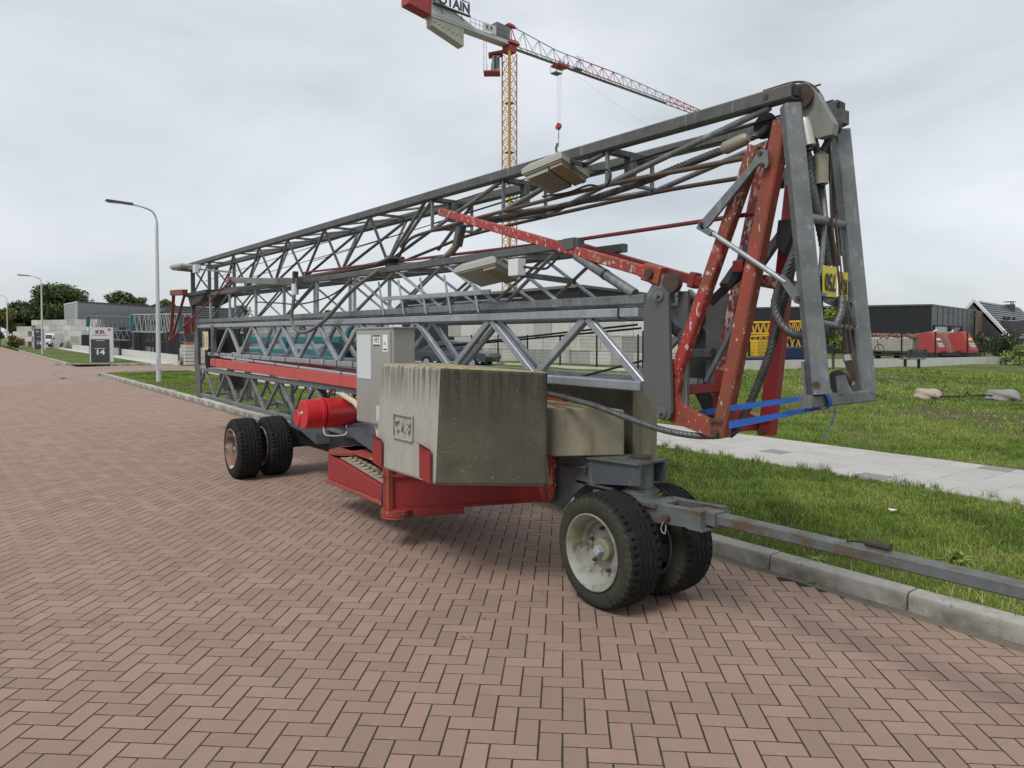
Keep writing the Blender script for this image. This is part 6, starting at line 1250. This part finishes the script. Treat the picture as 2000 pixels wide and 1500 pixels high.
MB().hexa([P0+v*.95+Vec((0,0,-.9)) for v in cor], [P0+v*1.0+Vec((0,0,.1)) for v in cor]).obj('slewing_unit', red_far, tc); MB().hexa([J(-1.0,-1.0,.3),J(1.3,-1.0,.3),J(1.3,1.0,.3),J(-1.0,1.0,.3)], [J(-.7,-.7,.9),J(1.0,-.7,.9),J(1.0,.7,.9),J(-.7,.7,.9)]).obj('slewing_frame', red_far, tc)
for s in (-.9,.9):
    MB().bar(J(s,-.5,.8), J(.2,0,3.2), .12, .12).obj('tower_head_leg', red_far, tc); MB().bar(J(s,.5,.8), J(.2,0,3.2), .12, .12).obj('tower_head_leg', red_far, tc)
MB().hexa([J(-.8,-.3,3.0),J(1.2,-.3,3.0),J(1.2,.3,3.0),J(-.8,.3,3.0)], [J(-.3,-.2,3.4),J(.6,-.2,3.4),J(.6,.2,3.4),J(-.3,.2,3.4)]).obj('tower_head', red_far, tc)
def jz(s): 
    f = s/JL; return 3.2-1.15*min(1,f/.22)-(1.05*max(0,(f-.55)/.55))
segs = [(1.2,13.5,tgrey),(13.5,24.5,red_far),(24.5,38,tgrey),(38,53,red_far)]
for s0, s1, m in segs:
    pt = sub('jib_section', tc); nb_ = max(3, round((s1-s0)/(2.9 if s0 < 24 else 2.2)))
    for l in (-.6,.6): MB().bar(J(s0,l,.15), J(s1,l,.15), .13, .13).obj('bottom_chord', m, pt)
    MB().tube([J(s0+(s1-s0)*k/6,0,jz(s0+(s1-s0)*k/6)) for k in range(7)], .075, 6).obj('top_chord', m, pt)
    lm = MB()
    for k in range(nb_):
        a, b = s0+(s1-s0)*k/nb_, s0+(s1-s0)*(k+1)/nb_; c_ = (a+b)/2
        for l in (-.6,.6): lm.bar(J(a,l,.15), J(c_,0,jz(c_)), .075, .075); lm.bar(J(c_,0,jz(c_)), J(b,l,.15), .075, .075)
        lm.bar(J(a,-.6,.15), J(b,.6,.15), .06, .06); lm.bar(J(a,-.6,.15), J(a,.6,.15), .06, .06)
    lm.obj('lacing', m, pt)['kind'] = 'stuff'
    if s0 < 30: MB().hexa([J(s0,-.25,.02),J(s1,-.25,.02),J(s1,.25,.02),J(s0,.25,.02)], [J(s0,-.25,.07),J(s1,-.25,.07),J(s1,.25,.07),J(s0,.25,.07)]).obj('jib_walkway', tdark, pt)
ss_ = 10.5
tr = MB().hexa([J(ss_-1.1,-.8,-.4),J(ss_+1.1,-.8,-.4),J(ss_+1.1,.8,-.4),J(ss_-1.1,.8,-.4)], [J(ss_-1.2,-.85,-.1),J(ss_+1.2,-.85,-.1),J(ss_+1.2,.85,-.1),J(ss_-1.2,.85,-.1)]).obj('trolley', red_far, tc)
for s in (-.9,0,.9): MB().bar(J(ss_+s,-.85,-.3), J(ss_+s,-.85,.5), .15, .15).obj('trolley_roller', red_far, tr)
MB().hexa([J(ss_-1.6,-.7,-1.6),J(ss_-.2,-.7,-1.6),J(ss_-.2,.5,-1.6),J(ss_-1.6,.5,-1.6)], [J(ss_-1.6,-.7,-1.45),J(ss_-.2,-.7,-1.45),J(ss_-.2,.5,-1.45),J(ss_-1.6,.5,-1.45)]).obj('service_basket', tdark, tr)
for s, l in ((-1.6,-.7),(-.2,-.7),(-1.6,.5),(-.2,.5)): MB().bar(J(ss_+s,l,-1.5), J(ss_+s,l,-.3), .05, .05).obj('basket_post', tdark, tr)
hk = Vec((73.031,85.226,34.551)); 
for dx in (-.45,-.15,.15,.45): MB().tube([J(ss_,dx,-.4), hk+JS*dx*.9+Vec((0,0,.4))], .014, 5).obj('hoist_rope', tgrey, tc)
hb_ = MB().hexa([hk+Vec((-.28,-.2,-.5)),hk+Vec((.28,-.2,-.5)),hk+Vec((.28,.2,-.5)),hk+Vec((-.28,.2,-.5))], [hk+Vec((-.28,-.2,.5)),hk+Vec((.28,-.2,.5)),hk+Vec((.28,.2,.5)),hk+Vec((-.28,.2,.5))]).obj('hook_block', red_far, tc, False, .05)
MB().bar(hk+JS*-.5+Vec((0,0,-.05)), hk+JS*.5+Vec((0,0,-.05)), .4, .5).obj('hook_cheek', red_far, hb_)
MB().tube([hk+Vec((0,0,-.5)), hk+Vec((0,0,-1.2))], .05, 6).obj('hook_shank', black, hb_); MB().tube(spline([hk+Vec((0,0,-1.1)), hk+Vec((.18,.1,-1.5)), hk+Vec((0,0,-1.9)), hk+Vec((-.16,-.1,-1.5)), hk+Vec((0,0,-1.15))]), .035, 6).obj('hook_ring', black, hb_)
MB().tube(spline([hk+Vec((0,0,-1.9)), hk+Vec((-.03,0,-3.2)), hk+Vec((-.3,0,-3.4)), hk+Vec((-.2,0,-4.4)), hk+Vec((.1,0,-5.2))]), .035, 6).obj('sling', black, hb_)
bk_ = 13.6; MB().hexa([J(bk_-.8,-1.3,-.2),J(bk_+.8,-1.3,-.2),J(bk_+.8,-.6,-.2),J(bk_-.8,-.6,-.2)], [J(bk_-.8,-1.3,0),J(bk_+.8,-1.3,0),J(bk_+.8,-.6,0),J(bk_-.8,-.6,0)]).obj('jib_basket', tdark, tc)
for s in (-.8,-.3,.3,.8): MB().bar(J(bk_+s,-1.3,0), J(bk_+s,-1.3,1.7), .04, .04).obj('basket_rail', tdark, tc)
for z in (.8,1.7): MB().bar(J(bk_-.8,-1.3,z), J(bk_+.8,-1.3,z), .04, .04).obj('basket_rail', tdark, tc)
pipe('guy_line', spline([J(12,0,0), J(30,0,-4.5), J(46,0,-6)]), .012, tgrey, tc, 5)
# counter-jib
MB().hexa([J(-.8,-.75,.0),J(-14.4,-.75,.0),J(-14.4,.75,.0),J(-.8,.75,.0)], [J(-.8,-.75,.55),J(-14.4,-.75,.55),J(-14.4,.75,.55),J(-.8,.75,.55)]).obj('counter_jib', mat('white_grey_jib_paint', (.50,.52,.51), .5, .1, .06, .5), tc)
MB().hexa([J(-7.2,-.8,.3),J(-14.4,-.8,.3),J(-14.4,.8,.3),J(-7.2,.8,.3)], [J(-7.2,-.8,.6),J(-14.4,-.8,2.9),J(-14.4,.8,2.9),J(-7.2,.8,.6)]).obj('ballast_housing', MAT['white_grey_jib_paint'], tc)
MB().hexa([J(-14.5,-.85,.1),J(-18,-.85,.6),J(-18,.85,.6),J(-14.5,.85,.1)], [J(-14.5,-.85,3.0),J(-18,-.85,3.0),J(-18,.85,3.0),J(-14.5,.85,3.0)]).obj('counter_jib_end', red_far, tc)
cw_m = mat('beige_counterweight_concrete', (.46,.445,.39), .9, 0, .1, .8)
for k in range(7):
    a = -14.2+k*.76; zb_ = -1.1-.2*k; MB().hexa([J(a,-.65,zb_),J(a+.74,-.65,zb_-.18),J(a+.74,.65,zb_-.18),J(a,.65,zb_)], [J(a,-.65,-.02),J(a+.74,-.65,-.02),J(a+.74,.65,-.02),J(a,.65,-.02)]).obj('counterweight', cw_m, tc, False, .03)
    MB().hexa([J(a+.2,-.68,zb_*.6),J(a+.55,-.68,zb_*.6),J(a+.55,-.655,zb_*.6),J(a+.2,-.655,zb_*.6)], [J(a+.2,-.68,zb_*.6+.08),J(a+.55,-.68,zb_*.6+.08),J(a+.55,-.655,zb_*.6+.08),J(a+.2,-.655,zb_*.6+.08)]).obj('stencil_mark', sign_dk, tc)
sgn = sub('name_board', tc)
for z in (1.75, 3.5): MB().bar(J(-14.3,-1.0,z), J(-8.2,-1.0,z), .12, .12).obj('board_frame', tdark, sgn)
for s in (-14.3,-8.2): MB().bar(J(s,-1.0,1.7), J(s,-1.0,3.5), .1, .1).obj('board_frame', tdark, sgn)
MB().bar(J(-14.3,-1.1,1.62), J(-8.2,-1.1,1.62), .5, .12).obj('board_shelf', sign_dk, sgn)
text('lettering', 'POTAIN', 1.75, sign_dk, sgn, frame(J(-11.2,-1.02,2.55), JD, (0,0,1)), .05, sx=.95, bold=.05)
for s in (-13,-9.6): MB().bar(J(s,-1.0,1.4), J(s+.5,-.8,.8), .08, .08).obj('board_bracket', tdark, sgn)
for s in (-7.8,-7,-6.2,-5.6): MB().bar(J(s,-.75,.55), J(s,-.75,1.75), .05, .05).obj('guard_rail', tgrey, tc)
for z in (1.15,1.75): MB().bar(J(-8,-.75,z), J(-1,-.75,z), .05, .05).obj('guard_rail', tgrey, tc)
pb = MB().hexa([J(-5.6,-.86,.6),J(-3.3,-.86,.6),J(-3.3,-.82,.6),J(-5.6,-.82,.6)], [J(-5.6,-.86,1.75),J(-3.3,-.86,1.75),J(-3.3,-.82,1.75),J(-5.6,-.82,1.75)]).obj('logo_panel', sign_w, tc)
text('logo_letter', 'K', .8, sign_dk, pb, frame(J(-4.9,-.88,1.2), JD, (0,0,1)), .01, bold=.02); text('logo_letter', 'R', .8, print_r, pb, frame(J(-4.1,-.88,1.2), JD, (0,0,1)), .01, sx=1.2, bold=.03)
MB().hexa([J(-3.0,-.7,.7),J(-.5,-.7,.7),J(-.5,.6,.7),J(-3.0,.6,.7)], [J(-3.0,-.7,2.6),J(-.5,-.7,2.5),J(-.5,.6,2.5),J(-3.0,.6,2.6)]).obj('winch_cabinet', mat('slate_cabinet', (.15,.165,.185), .5, .1, .08, .6), tc)
# operator's cab hanging left of the mast
CB = P0-rt*2.15+fw*-.2
def K(a, b, z): return CB+rt*a+fw*b+Vec((0,0,z))
cb_ = MB().hexa([K(-.55,-.7,-3.7),K(.75,-.7,-3.7),K(.75,.9,-3.7),K(-.55,.9,-3.7)], [K(-.35,-.6,-1.5),K(.75,-.6,-1.5),K(.75,.9,-1.5),K(-.35,.9,-1.5)]).obj('operator_cab', mat('cab_light_grey', (.44,.45,.44), .5, 0, .05, 1), tc, False, .05)
MB().hexa([K(-.05,-.73,-3.5),K(.28,-.73,-3.5),K(.28,-.70,-3.5),K(-.05,-.70,-3.5)], [K(-.05,-.64,-1.6),K(.28,-.64,-1.6),K(.28,-.61,-1.6),K(-.05,-.61,-1.6)]).obj('cab_window', glass_m, cb_)
text('lettering', 'POTAIN', .42, sign_dk, cb_, frame(K(.55,-.74,-2.6), (0,0,1), -rt), .01, bold=.012)
MB().hexa([K(-1.6,-.9,-4.0),K(.8,-.9,-4.0),K(.8,1.0,-4.0),K(-1.6,1.0,-4.0)], [K(-1.6,-.9,-3.75),K(.8,-.9,-3.75),K(.8,1.0,-3.75),K(-1.6,1.0,-3.75)]).obj('cab_platform', red_far, tc)
MB().hexa([K(-.9,-.9,-1.45),K(1.2,-.9,-1.2),K(1.2,.9,-1.2),K(-.9,.9,-1.45)], [K(-.9,-.9,-1.2),K(1.2,-.9,-.8),K(1.2,.9,-.8),K(-.9,.9,-1.2)]).obj('cab_roof', red_far, tc)
for a in (-1.6,-1.2): MB().bar(K(a,-.8,-4.0), K(a,-.8,.9), .045, .045).obj('ladder_rail', tgrey, tc)
for k in range(11): MB().bar(K(-1.6,-.8,-3.8+k*.42), K(-1.2,-.8,-3.8+k*.42), .035, .035).obj('ladder_rung', tgrey, tc)
for a in (-1.6,-1.0,-.5): MB().bar(K(a,-.9,-3.8), K(a,-.9,-2.7), .04, .04).obj('platform_rail', tgrey, tc)

for o in list(bpy.data.objects):
    if '_baked' in o.keys(): del o['_baked']
